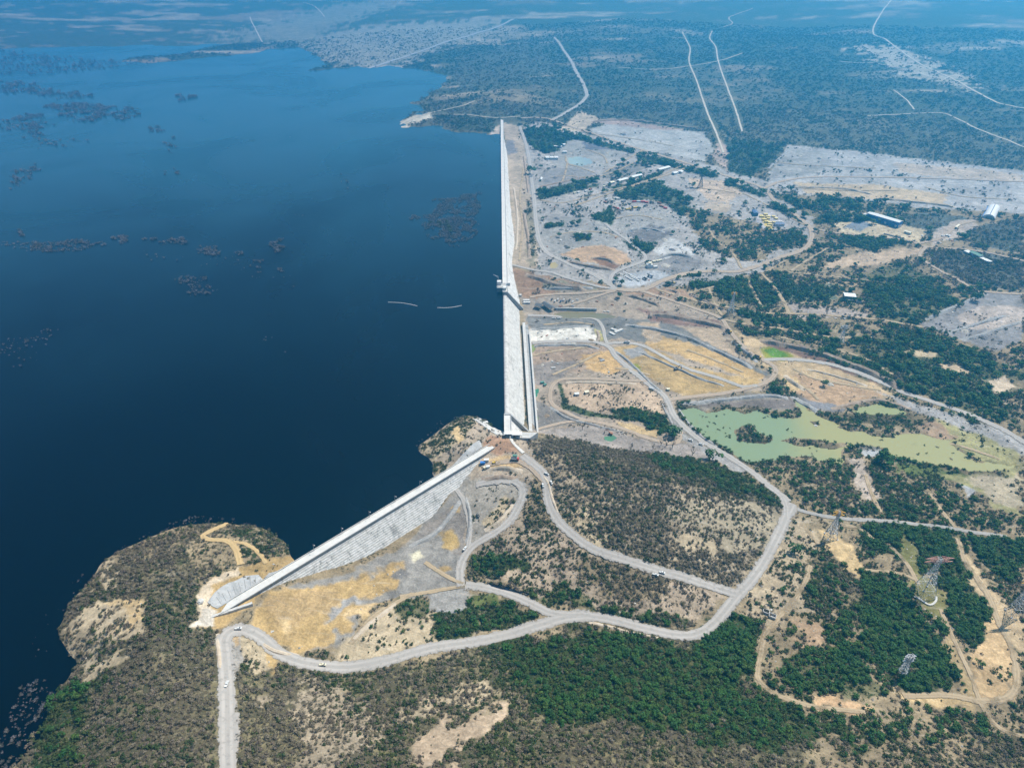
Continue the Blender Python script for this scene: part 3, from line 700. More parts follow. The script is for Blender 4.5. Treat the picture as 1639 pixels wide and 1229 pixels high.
def attr(N, name, t='GEOMETRY'):
    a = N.new('ShaderNodeAttribute'); a.attribute_name = name; a.attribute_type = t; return a

def mat_ground():
    m, N, L, B = new_mat('ground_soil_and_scrub')
    P = geo_pos(N)
    c = attr(N, 'soil').outputs['Color']
    cov = attr(N, 'cover').outputs['Color']
    sep = N.new('ShaderNodeSeparateColor'); L.new(cov, sep.inputs[0])
    veg, green = sep.outputs[0], sep.outputs[1]
    n1 = noise(N, L, P, .018, 6, .62, .4); n2 = noise(N, L, P, .11, 6, .65, .6); n3 = noise(N, L, P, .6, 3, .6)
    v = math_n(N, L, 'MULTIPLY', ramp(N, L, n1, .3, .7, .78, 1.2), ramp(N, L, n2, .3, .7, .74, 1.24))
    v = math_n(N, L, 'MULTIPLY', v, ramp(N, L, n3, .3, .7, .82, 1.18))
    s = N.new('ShaderNodeVectorMath'); s.operation = 'SCALE'; L.new(c, s.inputs[0]); L.new(v, s.inputs[3])
    # streaks left by machines and wash, and a drift of paler or darker grit
    mp = N.new('ShaderNodeMapping'); mp.inputs['Rotation'].default_value = (0, 0, .6); mp.inputs['Scale'].default_value = (.02, .16, .1)
    L.new(P, mp.inputs[0])
    st = noise(N, L, mp.outputs[0], 1., 5, .7, .8)
    c2 = mixc(N, L, s.outputs[0], (.55, .49, .41), ramp(N, L, st, .56, .76, 0, .4))
    c2 = mixc(N, L, c2, (.16, .145, .135), ramp(N, L, st, .44, .26, 0, .4))
    # low scrub: dark clumps whose share of the ground follows the cover
    k = noise(N, L, P, .30, 5, .72, .2)
    kk = noise(N, L, P, .035, 3, .6)
    thr = math_n(N, L, 'SUBTRACT', .80, math_n(N, L, 'MULTIPLY', veg, .35))
    thr = math_n(N, L, 'ADD', thr, ramp(N, L, kk, .3, .7, .06, -.06))
    thr2 = math_n(N, L, 'ADD', thr, .07)
    clump = ramp(N, L, k, thr, thr2)
    dry = mixc(N, L, (.064, .054, .032), (.125, .105, .068), n3)
    gre = mixc(N, L, (.022, .042, .014), (.050, .072, .024), n2)
    sc = mixc(N, L, dry, gre, ramp(N, L, math_n(N, L, 'ADD', green, math_n(N, L, 'SUBTRACT', n2, .5)), .25, .75))
    fin = mixc(N, L, c2, sc, clump)
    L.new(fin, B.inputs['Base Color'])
    B.inputs['Roughness'].default_value = .95; B.inputs['Specular IOR Level'].default_value = .15
    bp = N.new('ShaderNodeBump'); bp.inputs['Strength'].default_value = .7; bp.inputs['Distance'].default_value = 1.6
    L.new(math_n(N, L, 'ADD', n2, math_n(N, L, 'MULTIPLY', clump, .6)), bp.inputs['Height']); L.new(bp.outputs[0], B.inputs['Normal'])
    return m

def mat_road(name, col, track):
    m, N, L, B = new_mat(name)
    P = geo_pos(N)
    u = attr(N, 'across').outputs['Fac']
    n1 = noise(N, L, P, .04, 5, .6); n2 = noise(N, L, P, .3, 4, .65)
    au = math_n(N, L, 'ABSOLUTE', u)
    w = math_n(N, L, 'ABSOLUTE', math_n(N, L, 'SUBTRACT', au, .38))
    trk = math_n(N, L, 'MULTIPLY', ramp(N, L, w, .22, .08), ramp(N, L, n1, .3, .6, .35, 1))
    c = mixc(N, L, col, tuple(min(.6, x * 1.22) for x in col), trk if track else 0.)
    c = mixc(N, L, c, tuple(x * .66 for x in col), ramp(N, L, n2, .5, .75, 0, .7))
    c = mixc(N, L, c, tuple(min(.62, x * 1.3) for x in col), ramp(N, L, n1, .55, .75, 0, .6))
    c = mixc(N, L, c, (.36, .31, .25), ramp(N, L, math_n(N, L, 'ADD', au, math_n(N, L, 'MULTIPLY', n2, .3)), .95, 1.2, 0, .7))
    L.new(c, B.inputs['Base Color']); B.inputs['Roughness'].default_value = .93; B.inputs['Specular IOR Level'].default_value = .2
    # the shoulder breaks up into the soil below it
    n3 = noise(N, L, P, .22, 5, .7)
    al = ramp(N, L, math_n(N, L, 'ADD', au, math_n(N, L, 'MULTIPLY', math_n(N, L, 'SUBTRACT', n3, .5), 1.5 if track else .5)), .98, .74)
    if name == 'pale_bare_dirt': al = math_n(N, L, 'MULTIPLY', al, ramp(N, L, noise(N, L, P, .05, 4, .65), .32, .52, .25, 1))
    L.new(al, B.inputs['Alpha'])
    return m

def mat_noisy(name, a, b, scale=.3, rough=.85, spots=None, spec=.3):
    m, N, L, B = new_mat(name)
    P = geo_pos(N)
    n = noise(N, L, P, scale, 5, .65, .3)
    c = mixc(N, L, a, b, ramp(N, L, n, .35, .65))
    if spots:
        c = mixc(N, L, c, spots, ramp(N, L, noise(N, L, P, scale * 2.7, 5, .7), .6, .72, 0, .8))
    L.new(c, B.inputs['Base Color']); B.inputs['Roughness'].default_value = rough; B.inputs['Specular IOR Level'].default_value = spec
    return m

def mat_water():
    m, N, L, B = new_mat('reservoir_water')
    P = geo_pos(N)
    # dark by the dam; paler upstream: silty shallows plus painted-in haze and sky reflection
    n = noise(N, L, P, .0016, 5, .6, .8)
    sp = N.new('ShaderNodeSeparateXYZ'); L.new(P, sp.inputs[0])
    up_ = math_n(N, L, 'SUBTRACT', sp.outputs[1], math_n(N, L, 'MULTIPLY', sp.outputs[0], .5))
    f = ramp(N, L, math_n(N, L, 'ADD', up_, math_n(N, L, 'MULTIPLY', math_n(N, L, 'SUBTRACT', n, .5), 1500.)), 700., 3000.)
    c = mixc(N, L, (.0001, .0012, .0045), (.016, .075, .115), f)
    L.new(c, B.inputs['Base Color']); L.new(ramp(N, L, noise(N, L, P, .0022, 5, .6, 1.2), .35, .65, .06, .32), B.inputs['Roughness']); B.inputs['IOR'].default_value = 1.33; B.inputs['Specular IOR Level'].default_value = .26
    w = noise(N, L, P, .22, 4, .6); w2 = noise(N, L, P, .03, 3, .6)
    bp = N.new('ShaderNodeBump'); bp.inputs['Strength'].default_value = .35; bp.inputs['Distance'].default_value = .5
    L.new(math_n(N, L, 'ADD', w, math_n(N, L, 'MULTIPLY', w2, 1.5)), bp.inputs['Height']); L.new(bp.outputs[0], B.inputs['Normal'])
    return m

def mat_pond(name, a, b, x0, x1):
    """silty water: one tint gives way to the other from west to east"""
    m, N, L, B = new_mat(name)
    P = geo_pos(N)
    sp = N.new('ShaderNodeSeparateXYZ'); L.new(P, sp.inputs[0])
    n = noise(N, L, P, .012, 5, .6, .8)
    f = ramp(N, L, math_n(N, L, 'ADD', sp.outputs[0], math_n(N, L, 'MULTIPLY', math_n(N, L, 'SUBTRACT', n, .5), (x1 - x0) * 1.3)), x0, x1)
    c = mixc(N, L, a, b, f)
    n2 = noise(N, L, P, .05, 4, .7, .5)
    c = mixc(N, L, c, tuple(v * .72 for v in b), ramp(N, L, n2, .58, .75, 0, .55))
    L.new(c, B.inputs['Base Color']); B.inputs['Roughness'].default_value = .25; B.inputs['IOR'].default_value = 1.33
    return m

def mat_concrete(name, a, b, stain, sc=.25, dark=.5, streak=True):
    m, N, L, B = new_mat(name)
    P = geo_pos(N)
    n = noise(N, L, P, sc, 5, .65)
    c = mixc(N, L, a, b, ramp(N, L, n, .35, .68))
    n2 = noise(N, L, P, .06, 5, .7, .6)
    c = mixc(N, L, c, stain, ramp(N, L, n2, .54, .72, 0, dark))
    mq = N.new('ShaderNodeMapping'); mq.inputs['Scale'].default_value = (.35, .35, .02); L.new(P, mq.inputs[0])
    c = mixc(N, L, c, stain, ramp(N, L, noise(N, L, mq.outputs[0], 1., 5, .7), .52, .70, 0, dark * .9))
    c = mixc(N, L, c, tuple(v * .45 for v in stain), ramp(N, L, noise(N, L, P, .45, 4, .75), .60, .69, 0, dark))
    if streak:   # broken dark lines where seepage marks the lift joints
        mp = N.new('ShaderNodeMapping'); mp.inputs['Scale'].default_value = (.05, .05, .9); L.new(P, mp.inputs[0])
        n3 = noise(N, L, mp.outputs[0], 1.0, 4, .7)
        c = mixc(N, L, c, tuple(v * .6 for v in stain), ramp(N, L, n3, .60, .70, 0, dark))
    L.new(c, B.inputs['Base Color']); B.inputs['Roughness'].default_value = .88; B.inputs['Specular IOR Level'].default_value = .25
    return m

def mat_leaf(name, cols, rough=.75):
    m, N, L, B = new_mat(name)
    oi = N.new('ShaderNodeObjectInfo')
    cr = N.new('ShaderNodeValToRGB'); el = cr.color_ramp.elements
    while len(el) < len(cols): el.new(.5)
    for i, c in enumerate(cols):
        el[i].position = i / (len(cols) - 1); el[i].color = (*c, 1)
    L.new(oi.outputs['Random'], cr.inputs[0])
    tc = N.new('ShaderNodeTexCoord')
    n = noise(N, L, tc.outputs['Object'], 1.4, 3, .6)
    c = mixc(N, L, cr.outputs[0], (0, 0, 0), 0.)
    s = N.new('ShaderNodeVectorMath'); s.operation = 'SCALE'; L.new(c, s.inputs[0]); L.new(ramp(N, L, n, .3, .7, .7, 1.3), s.inputs[3])
    L.new(s.outputs[0], B.inputs['Base Color']); B.inputs['Roughness'].default_value = rough; B.inputs['Specular IOR Level'].default_value = .2
    return m

_flat = {}
def mat_paint(name, c, rough=.6, metal=0.):
    if name in _flat: return _flat[name]
    m, N, L, B = new_mat(name)
    n = noise(N, L, geo_pos(N), .9, 4, .6)
    L.new(mixc(N, L, c, tuple(v * .78 for v in c), ramp(N, L, n, .45, .75, 0, .8)), B.inputs['Base Color'])
    B.inputs['Roughness'].default_value = rough; B.inputs['Metallic'].default_value = metal
    _flat[name] = m
    return m

# ------------------------------------------------------------------ object helpers
def link(name, me, mat=None, parent=None):
    o = bpy.data.objects.new(name, me); COL.objects.link(o)
    if mat is not None:
        me.materials.clear() if hasattr(me.materials, 'clear') else None
        me.materials.append(mat)
    if parent is not None: o.parent = parent
    return o

def tag(o, label, cat=None, group=None, kind=None):
    o['label'] = label
    if cat: o['category'] = cat
    if group: o['group'] = group
    if kind: o['kind'] = kind
    return o

def struct(o):
    o['kind'] = 'structure'; return o

def empty(name, loc, rz=0.):
    o = bpy.data.objects.new(name, None); COL.objects.link(o)
    o.location = loc; o.rotation_euler = (0, 0, rz); o.empty_display_size = 1
    return o

def np_mesh(name, V, Fq, smooth=False):
    """quads / triangles from arrays"""
    me = bpy.data.meshes.new(name)
    V = np.asarray(V, np.float32); Fq = np.asarray(Fq, np.int32)
    k = Fq.shape[1]
    me.vertices.add(len(V)); me.vertices.foreach_set('co', V.ravel())
    me.loops.add(Fq.size); me.loops.foreach_set('vertex_index', Fq.ravel())
    me.polygons.add(len(Fq)); me.polygons.foreach_set('loop_start', np.arange(0, Fq.size, k, dtype=np.int32))
    me.polygons.foreach_set('loop_total', np.full(len(Fq), k, np.int32))
    me.polygons.foreach_set('use_smooth', np.full(len(Fq), smooth, bool))
    me.update(calc_edges=True); me.validate()
    return me

class MB:
    """collects boxes, bars and prisms and links them as ONE mesh object"""
    def __init__(s): s.v = []; s.f = []
    def add(s, vs, fs):
        b = len(s.v); s.v += [tuple(v) for v in vs]; s.f += [tuple(i + b for i in f) for f in fs]; return s
    def box(s, x0, x1, y0, y1, z0, z1):
        return s.add([(x0,y0,z0),(x1,y0,z0),(x1,y1,z0),(x0,y1,z0),(x0,y0,z1),(x1,y0,z1),(x1,y1,z1),(x0,y1,z1)],
                     [(3,2,1,0),(4,5,6,7),(0,1,5,4),(1,2,6,5),(2,3,7,6),(3,0,4,7)])
    def bar(s, a, b, w, h=None):
        a = Vector(a); b = Vector(b); h = h or w
        d = (b - a).normalized(); up = Vector((0,0,1)) if abs(d.z) < .95 else Vector((1,0,0))
        r = d.cross(up).normalized() * w / 2; t = r.cross(d).normalized() * h / 2
        return s.add([a-r-t,a+r-t,a+r+t,a-r+t,b-r-t,b+r-t,b+r+t,b-r+t], [(0,1,2,3),(7,6,5,4),(0,4,5,1),(1,5,6,2),(2,6,7,3),(3,7,4,0)])
    def prism(s, poly, z0, z1):
        n = len(poly)
        z0s = z0 if hasattr(z0, '__len__') else [z0] * n; z1s = z1 if hasattr(z1, '__len__') else [z1] * n
        vs = [(p[0], p[1], z) for p, z in zip(poly, z0s)] + [(p[0], p[1], z) for p, z in zip(poly, z1s)]
        return s.add(vs, [tuple(range(n))[::-1], tuple(range(n, 2 * n))] + [(i, (i + 1) % n, n + (i + 1) % n, n + i) for i in range(n)])
    def profile_x(s, prof, x0, x1):
        """a closed (y,z) outline swept along x"""
        n = len(prof)
        return s.add([(x0, y, z) for y, z in prof] + [(x1, y, z) for y, z in prof],
                     [tuple(range(n))[::-1], tuple(range(n, 2 * n))] + [(i, (i + 1) % n, n + (i + 1) % n, n + i) for i in range(n)])
    def cyl(s, c, r, z0, z1, n=12, r2=None, axis='z'):
        r2 = r if r2 is None else r2
        A = [(r * math.cos(2*math.pi*i/n), r * math.sin(2*math.pi*i/n)) for i in range(n)]
        Bq = [(r2 * math.cos(2*math.pi*i/n), r2 * math.sin(2*math.pi*i/n)) for i in range(n)]
        if axis == 'z': vs = [(c[0]+a, c[1]+b, z0) for a, b in A] + [(c[0]+a, c[1]+b, z1) for a, b in Bq]
        elif axis == 'y': vs = [(c[0]+a, z0, c[1]+b) for a, b in A] + [(c[0]+a, z1, c[1]+b) for a, b in Bq]
        else: vs = [(z0, c[0]+a, c[1]+b) for a, b in A] + [(z1, c[0]+a, c[1]+b) for a, b in Bq]
        return s.add(vs, [tuple(range(n))[::-1], tuple(range(n, 2*n))] + [(i, (i+1) % n, n+(i+1) % n, n+i) for i in range(n)])
    def mesh(s, name):
        me = bpy.data.meshes.new(name); me.from_pydata(s.v, [], s.f)
        bm = bmesh.new(); bm.from_mesh(me); bmesh.ops.recalc_face_normals(bm, faces=bm.faces); bm.to_mesh(me); bm.free()
        return me
    def build(s, name, mat, parent=None):
        return link(name, s.mesh(name), mat, parent)

# ------------------------------------------------------------------ ground sheet
th = np.radians(np.linspace(76, 1.45, 900))
gy = CAM_H / np.tan(th)
gu = np.linspace(-1, 1, 1000)
YY = np.repeat(gy[:, None], len(gu), 1)
XX = gu[None] * (YY * .86 + 270)
ZZ = hgt(XX, YY)
V = np.stack([XX, YY, ZZ], -1).reshape(-1, 3)
R_, C_ = XX.shape
idx = np.arange(R_ * C_).reshape(R_, C_)
Q = np.stack([idx[:-1, :-1], idx[:-1, 1:], idx[1:, 1:], idx[1:, :-1]], -1).reshape(-1, 4)
gme = np_mesh('ground', V, Q, True)
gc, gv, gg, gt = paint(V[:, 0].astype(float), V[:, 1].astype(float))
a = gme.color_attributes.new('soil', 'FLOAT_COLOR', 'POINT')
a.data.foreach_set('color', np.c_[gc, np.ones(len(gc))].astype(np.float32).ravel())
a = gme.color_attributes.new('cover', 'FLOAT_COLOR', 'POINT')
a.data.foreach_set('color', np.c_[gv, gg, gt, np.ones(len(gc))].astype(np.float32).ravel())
struct(link('ground', gme, mat_ground()))
_gz = ZZ
def sheet_z(x, y):
    """height of the ground sheet itself (its faces, not the exact function)"""
    x = np.asarray(x, float); y = np.clip(np.asarray(y, float), gy[0] + 1e-3, gy[-1] - 1e-3)
    r = (np.degrees(np.arctan2(CAM_H, y)) - 76) / (1.45 - 76) * (R_ - 1)
    r0 = np.clip(np.floor(r).astype(int), 0, R_ - 2)
    fr = np.clip((y - gy[r0]) / (gy[r0 + 1] - gy[r0]), 0, 1)
    c = (x / (y * .86 + 270) + 1) / 2 * (C_ - 1)
    c0 = np.clip(np.floor(c).astype(int), 0, C_ - 2); fc = np.clip(c - c0, 0, 1)
    return (_gz[r0, c0] * (1 - fc) + _gz[r0, c0 + 1] * fc) * (1 - fr) + (_gz[r0 + 1, c0] * (1 - fc) + _gz[r0 + 1, c0 + 1] * fc) * fr

# ------------------------------------------------------------------ roads
ROADMAT = {'haul_road': mat_road('crushed_grey_gravel', srgb(180,174,167), True), 'dirt_road': mat_road('packed_tan_dirt', srgb(182,164,144), True),
           'concrete_road': mat_road('pale_concrete_lane', srgb(222,218,210, .8), False), 'gravel_track': mat_road('thin_grey_gravel', srgb(172,168,162), True),
           'dirt_track': mat_road('pale_bare_dirt', srgb(184,164,134), True), 'dike_road': mat_road('grey_dike_gravel', srgb(178,180,180), False),
           'pale_track': mat_road('pale_cleared_line', srgb(214,204,184), False), 'ochre_road': mat_road('ochre_dirt', srgb(204,176,128), True)}
for kind, w, pl in road_lines:
    t = np.gradient(pl, axis=0); t /= np.linalg.norm(t, axis=1)[:, None] + 1e-9
    nrm = np.stack([-t[:, 1], t[:, 0]], -1)
    us = np.array([-1, -.66, -.33, 0, .33, .66, 1.])
    j = (fbm(pl[:, 0], pl[:, 1], 26, 71, 3) - .5) * .95
    j2 = (fbm(pl[:, 0], pl[:, 1], 26, 72, 3) - .5) * .95
    pts = []
    for u in us:
        sc_ = u * (1 + np.where(u < 0, j, j2) * (abs(u) == 1))
        pts.append(pl + nrm * (sc_ * w * .5)[:, None] if hasattr(sc_, '__len__') else pl + nrm * sc_ * w * .5)
    P3 = np.stack(pts, 1)
    zz = sheet_z(P3[..., 0], P3[..., 1])
    zs = zz.copy()
    for i in range(3):      # a graded lane: level across, smooth along
        zs = (zs + np.repeat(zs.mean(1, keepdims=True), 7, 1)) / 2
    crown = np.array([0, .3, .45, .5, .45, .3, 0])[None]
    d = np.hypot(P3[..., 0], P3[..., 1])
    zs = np.maximum(zz, zs * .6 + zz * .4) + .12 + crown * .5 + d * .00035
    n = len(pl)
    ii = np.arange(n * 7).reshape(n, 7)
    q = np.stack([ii[:-1, :-1], ii[:-1, 1:], ii[1:, 1:], ii[1:, :-1]], -1).reshape(-1, 4)
    me = np_mesh(kind, np.concatenate([P3, zs[..., None]], -1).reshape(-1, 3), q[:, ::-1], True)
    at_ = me.attributes.new('across', 'FLOAT', 'POINT'); at_.data.foreach_set('value', np.tile(us, n).astype(np.float32))
    struct(link(kind, me, ROADMAT[kind]))

# ------------------------------------------------------------------ dam axes, reservoir and ponds
A0 = Vector((*[float(v) for v in plane_xy(813, 690, CREST)], 0)); A1 = Vector((*[float(v) for v in plane_xy(803.5, 191, CREST)], 0))
B0 = Vector((*[float(v) for v in plane_xy(346, 981, CREST)], 0)); B1 = Vector((*[float(v) for v in plane_xy(788, 714, CREST)], 0))
wpoly = [A0, A1] + [Vector((*[float(v) for v in plane_xy(x, y, 40)], 0)) for x, y in ((840,120),(780,70),(600,20),(300,10),(0,20))]
wpoly += [Vector((-7000, 4200, 0)), Vector((-3500, 900, 0)), Vector((-1500, 120, 0)), Vector((-330, 130, 0)), Vector((*[float(v) for v in plane_xy(300, 1100, 45)], 0)), B0, B1]
me = bpy.data.meshes.new('reservoir_water'); me.from_pydata([(p.x, p.y, WL) for p in wpoly], [], [tuple(range(len(wpoly)))])
bm = bmesh.new(); bm.from_mesh(me); bmesh.ops.triangulate(bm, faces=bm.faces); bmesh.ops.recalc_face_normals(bm, faces=bm.faces)
if sum(f.normal.z for f in bm.faces) < 0: bmesh.ops.reverse_faces(bm, faces=bm.faces)
bm.to_mesh(me); bm.free()
struct(link('reservoir_water', me, mat_water()))

def flat_water(name, poly, z, mat, grow=14):
    c = poly.mean(0)
    v = poly - np.roll(poly, 1, 0); w = np.roll(poly, -1, 0) - poly
    nr = np.stack([v[:, 1] + w[:, 1], -(v[:, 0] + w[:, 0])], -1); nr /= np.linalg.norm(nr, axis=1)[:, None] + 1e-9
    area = 0.5 * np.sum(poly[:, 0] * np.roll(poly[:, 1], -1) - np.roll(poly[:, 0], -1) * poly[:, 1])
    p = poly + nr * (grow if area > 0 else -grow)
    me = bpy.data.meshes.new(name); me.from_pydata([(a[0], a[1], z) for a in p], [], [tuple(range(len(p)))])
    bm = bmesh.new(); bm.from_mesh(me); bmesh.ops.triangulate(bm, faces=bm.faces)
    if sum(f.normal.z * f.calc_area() for f in bm.faces) < 0: bmesh.ops.reverse_faces(bm, faces=bm.faces)
    bm.to_mesh(me); bm.free()
    return struct(link(name, me, mat))

x0, x1 = float(plane_xy(1230, 700, PL)[0]), float(plane_xy(1330, 700, PL)[0])
flat_water('pond_water', pond, PL, mat_pond('silty_pond_water', srgb(142,160,122), srgb(172,168,114), x0, x1), 6)
flat_water('pond_water', pond2, PL + .5, mat_pond('algae_pond_water', srgb(156,168,112), srgb(162,166,114), x0, x1), 5)
_pc = {'pale_pond': (srgb(176,192,182), srgb(160,172,170)), 'ditch_pond': (srgb(60,140,108), srgb(70,130,100)), 'algae_puddle': (srgb(150,160,96), srgb(140,150,90)),
       'brown_pool': (srgb(142,132,96), srgb(128,124,96)), 'dam_puddle': (srgb(140,150,64), srgb(120,132,70)), 'dark_pool': (srgb(20,28,44), srgb(26,34,48)),
       'excavator_pool': (srgb(96,146,112), srgb(90,130,104)), 'tan_pool': (srgb(190,172,120), srgb(180,164,116))}
for k, (poly, lv, dz) in small_ponds.items():
    flat_water('pool_water', poly, lv, mat_pond(k, *_pc[k], float(poly[:, 0].min()), float(poly[:, 0].max())), 2)
# ------------------------------------------------------------------ dams
C_FACE = mat_concrete('stepped_pale_concrete', (.62,.605,.575), (.45,.44,.42), (.19,.18,.17), .25, .85)
C_FACE2 = mat_concrete('spillway_white_concrete', (.56,.545,.51), (.43,.415,.39), (.20,.185,.17), .2, .75)
C_BODY = mat_concrete('grey_concrete', (.36,.36,.355), (.28,.28,.275), (.18,.175,.17), .25, .5)
C_CREST = mat_concrete('crest_pavement', (.60,.585,.55), (.52,.51,.48), (.42,.41,.39), .15, .35, False)
C_WHITE = mat_concrete('new_white_concrete', (.54,.525,.495), (.45,.44,.415), (.32,.31,.29), .3, .5, False)
C_SHOT = mat_concrete('sprayed_concrete', (.44,.44,.43), (.33,.335,.335), (.22,.22,.215), .12, .7, False)

def place_axis(o, p0, p1):
    d = p1 - p0
    o.location = (p0.x, p0.y, 0); o.rotation_euler = (0, 0, math.atan2(d.y, d.x))

def steps_profile(y_top, z_top, z_bot, rise, slope=.8):
    """downstream side; local y is negative downstream"""
    pr = []; y, z = y_top, z_top
    while z > z_bot:
        pr.append((y, z)); pr.append((y - .42 * rise * slope, z - .04 * rise)); y -= rise * slope; z -= rise
    pr.append((y, z))
    return pr

def stepped(name, s0, s1, y_top, z_top, z_bot, rise, mat, parent, back=-1.0, slope=.8):
    pr = steps_profile(y_top, z_top, z_bot, rise, slope)
    prof = pr + [(back, pr[-1][1]), (back, z_top)]
    return MB().profile_x(prof, s0, s1).build(name, mat, parent)

def s_of(p0, p1, px, py, z=CREST):
    x, y = plane_xy(px, py, z); d = (p1 - p0).normalized()
    return (float(x) - p0.x) * d.x + (float(y) - p0.y) * d.y

LA = (A1 - A0).length; LB = (B1 - B0).length
damA = empty('concrete_dam', (0,0,0)); place_axis(damA, A0, A1)
tag(damA, 'long straight concrete dam running into the distance with a white spillway face', 'dam')
SP0, SP1 = s_of(A0, A1, 812, 662), s_of(A0, A1, 808, 468)
for s0, s1 in ((-2, SP0 - 3), (SP1 + 3, LA)):
    MB().box(s0, s1, -3.6, 3.6, -6, CREST - .5).build('upstream_wall', C_BODY, damA)
    MB().box(s0, s1, -3.9, 4.2, CREST - .5, CREST).build('crest_road', C_CREST, damA)
    MB().box(s0, s1, 3.8, 4.25, CREST, CREST + 1.1).build('parapet', C_WHITE, damA)
    MB().box(s0, s1, -4.0, -3.6, CREST, CREST + 1.1).build('parapet', C_WHITE, damA)
    stepped('stepped_face', s0, s1, -3.6, CREST - 6, -4, 1.8, C_FACE, damA)
# overflow section: low rounded sill just above the water, then white steps
og = [(3.6, -6), (3.6, WL + .6), (2.6, WL + 1.6), (1.2, WL + 2.0), (-.6, WL + 1.8), (-2.0, WL + 1.0)]
MB().profile_x(og + [(-2.0, -6)], SP0, SP1).build('spillway_sill', C_FACE2, damA)
stepped('spillway_steps', SP0, SP1, -2.0, WL + .2, -2, 1.8, C_FACE2, damA, back=-1.9)
for s in (SP0 - 1.5, SP1 + 1.5):       # sloping guide walls at both ends of the spillway
    pr = [(4.2, CREST + .6), (-3.5, CREST + .6), (-3.5 - .8 * 31, CREST + .6 - 29), (-3.5 - .8 * 31, 0), (4.2, 0)]
    MB().profile_x(pr, s - 1.5, s + 1.5).build('guide_wall', C_BODY, damA)
bs0, bs1 = s_of(A0, A1, 830, 690), s_of(A0, A1, 830, 492)
MB().box(bs0, bs1, -29.4, -25.4, 0, 12.5).build('basin_wall', C_WHITE, damA)
MB().box(bs0 + 6, bs1 - 30, -36.6, -34.4, 0, 12.0).build('end_sill', C_WHITE, damA)
MB().box(bs0, bs1, -34.4, -29.4, 0, 8.6).build('basin_floor', C_BODY, damA)

damB = empty('concrete_dam', (0,0,0)); place_axis(damB, B0, B1)
tag(damB, 'shorter slanting concrete dam in front with stepped grey face and pale crest road', 'dam')
MB().box(0, LB, -3.8, 3.8, 2, CREST - .5).build('upstream_wall', C_BODY, damB)
MB().box(0, LB, -3.9, 3.9, CREST - .5, CREST).build('crest_road', C_CREST, damB)
MB().box(0, LB, 3.9, 4.4, CREST, CREST + 1.1).build('parapet', C_WHITE, damB)
MB().box(0, LB, -4.4, -3.9, CREST, CREST + 1.1).build('parapet', C_WHITE, damB)
stepped('stepped_face', 0, LB - 6, -3.8, CREST - 3.2, 0, 1.7, C_FACE, damB)

# sprayed-concrete slopes, retaining wall, platform at the end of the long dam
def draped_slab(name, px, lift, mat, label, cat, nsub=10):
    poly = poly_at(px)
    c = poly.mean(0)
    rings = []
    n = len(poly)
    vs = []; fs = []
    for k in range(nsub + 1):
        f = k / nsub
        p = c + (poly - c) * f
        z = sheet_z(p[:, 0], p[:, 1]) + lift - (0.5 * lift if k == nsub else 0)
        vs += [(a[0], a[1], float(b)) for a, b in zip(p, z)]
    for k in range(nsub):
        for i in range(n):
            j = (i + 1) % n
            fs.append((k * n + i, k * n + j, (k + 1) * n + j, (k + 1) * n + i))
    b = len(vs); z = sheet_z(poly[:, 0], poly[:, 1]) - 2
    vs += [(a[0], a[1], float(q)) for a, q in zip(poly, z)]
    for i in range(n): fs.append((nsub * n + i, nsub * n + (i + 1) % n, b + (i + 1) % n, b + i))
    me = bpy.data.meshes.new(name); me.from_pydata(vs, [], fs)
    bm = bmesh.new(); bm.from_mesh(me); bmesh.ops.remove_doubles(bm, verts=bm.verts, dist=.01); bmesh.ops.recalc_face_normals(bm, faces=bm.faces); bm.to_mesh(me); bm.free()
    o = link(name, me, mat)
    return tag(o, label, cat) if label else struct(o)

def dens(px, n=4):
    out = []
    for i in range(len(px)):
        a = np.array(px[i], float); b = np.array(px[(i + 1) % len(px)], float)
        for k in range(n): out.append(tuple(a + (b - a) * k / n))
    return out

sl = draped_slab('concrete_slope', dens([(332,964),(344,948),(355,939),(366,933),(376,930),(392,922),(414,920),(421,928),(396,944),(370,961),(348,974),(341,971)]), 1.1, C_SHOT,
            'big pale sprayed concrete slope with dark joints beside the left end of the slanting dam', 'concrete slope')
for i in range(8):
    f = (i + 1) / 9
    a = G(338 + 80 * f, 962 - 40 * min(1, f * 1.25) + (3 if f > .8 else 0), .9); b = G(347 + 70 * f, 973 - 45 * f, .9)
    mb = MB(); q = 5
    for k in range(q):
        u = a.lerp(b, k / q); w = a.lerp(b, (k + 1) / q)
        for p in (u, w): p.z = float(sheet_z(p.x, p.y)) + 1.12
        mb.bar(u, w, .4, .2)
    mb.build('joint', mat_paint('dark_joint', (.24,.24,.235)), sl)
draped_slab('concrete_slope', dens([(422,926),(430,918),(446,914),(455,911),(437,921)]), 1.0, C_SHOT, 'small pale concrete slope where the slanting dam meets the ochre bank', 'concrete slope')
draped_slab('concrete_slope', dens([(717,754),(740,728),(758,710),(768,704),(772,716),(752,730),(728,748)]), 1.1, C_SHOT, 'white sprayed concrete slope on the water side near the right end of the slanting dam', 'concrete slope')
draped_slab('concrete_apron', dens([(756,671),(768,668),(777,672),(782,681),(794,688),(809,690),(809,697),(796,697),(784,690),(768,678)]), .9, C_WHITE, None, None)
w0, w1 = G(335,987), G(405,968)
mb = MB(); d = (w1 - w0)
for i in range(6):
    a = w0 + d * (i / 6); b = w0 + d * ((i + 1) / 6)
    a.z = b.z = 0
    zt = 39 - .4 * i
    mb.bar(Vector((a.x, a.y, zt - 4)), Vector((b.x, b.y, zt - 4)), 2.4, 9)
tag(mb.build('retaining_wall', C_WHITE), 'low pale retaining wall angled off the left end of the slanting dam', 'wall')

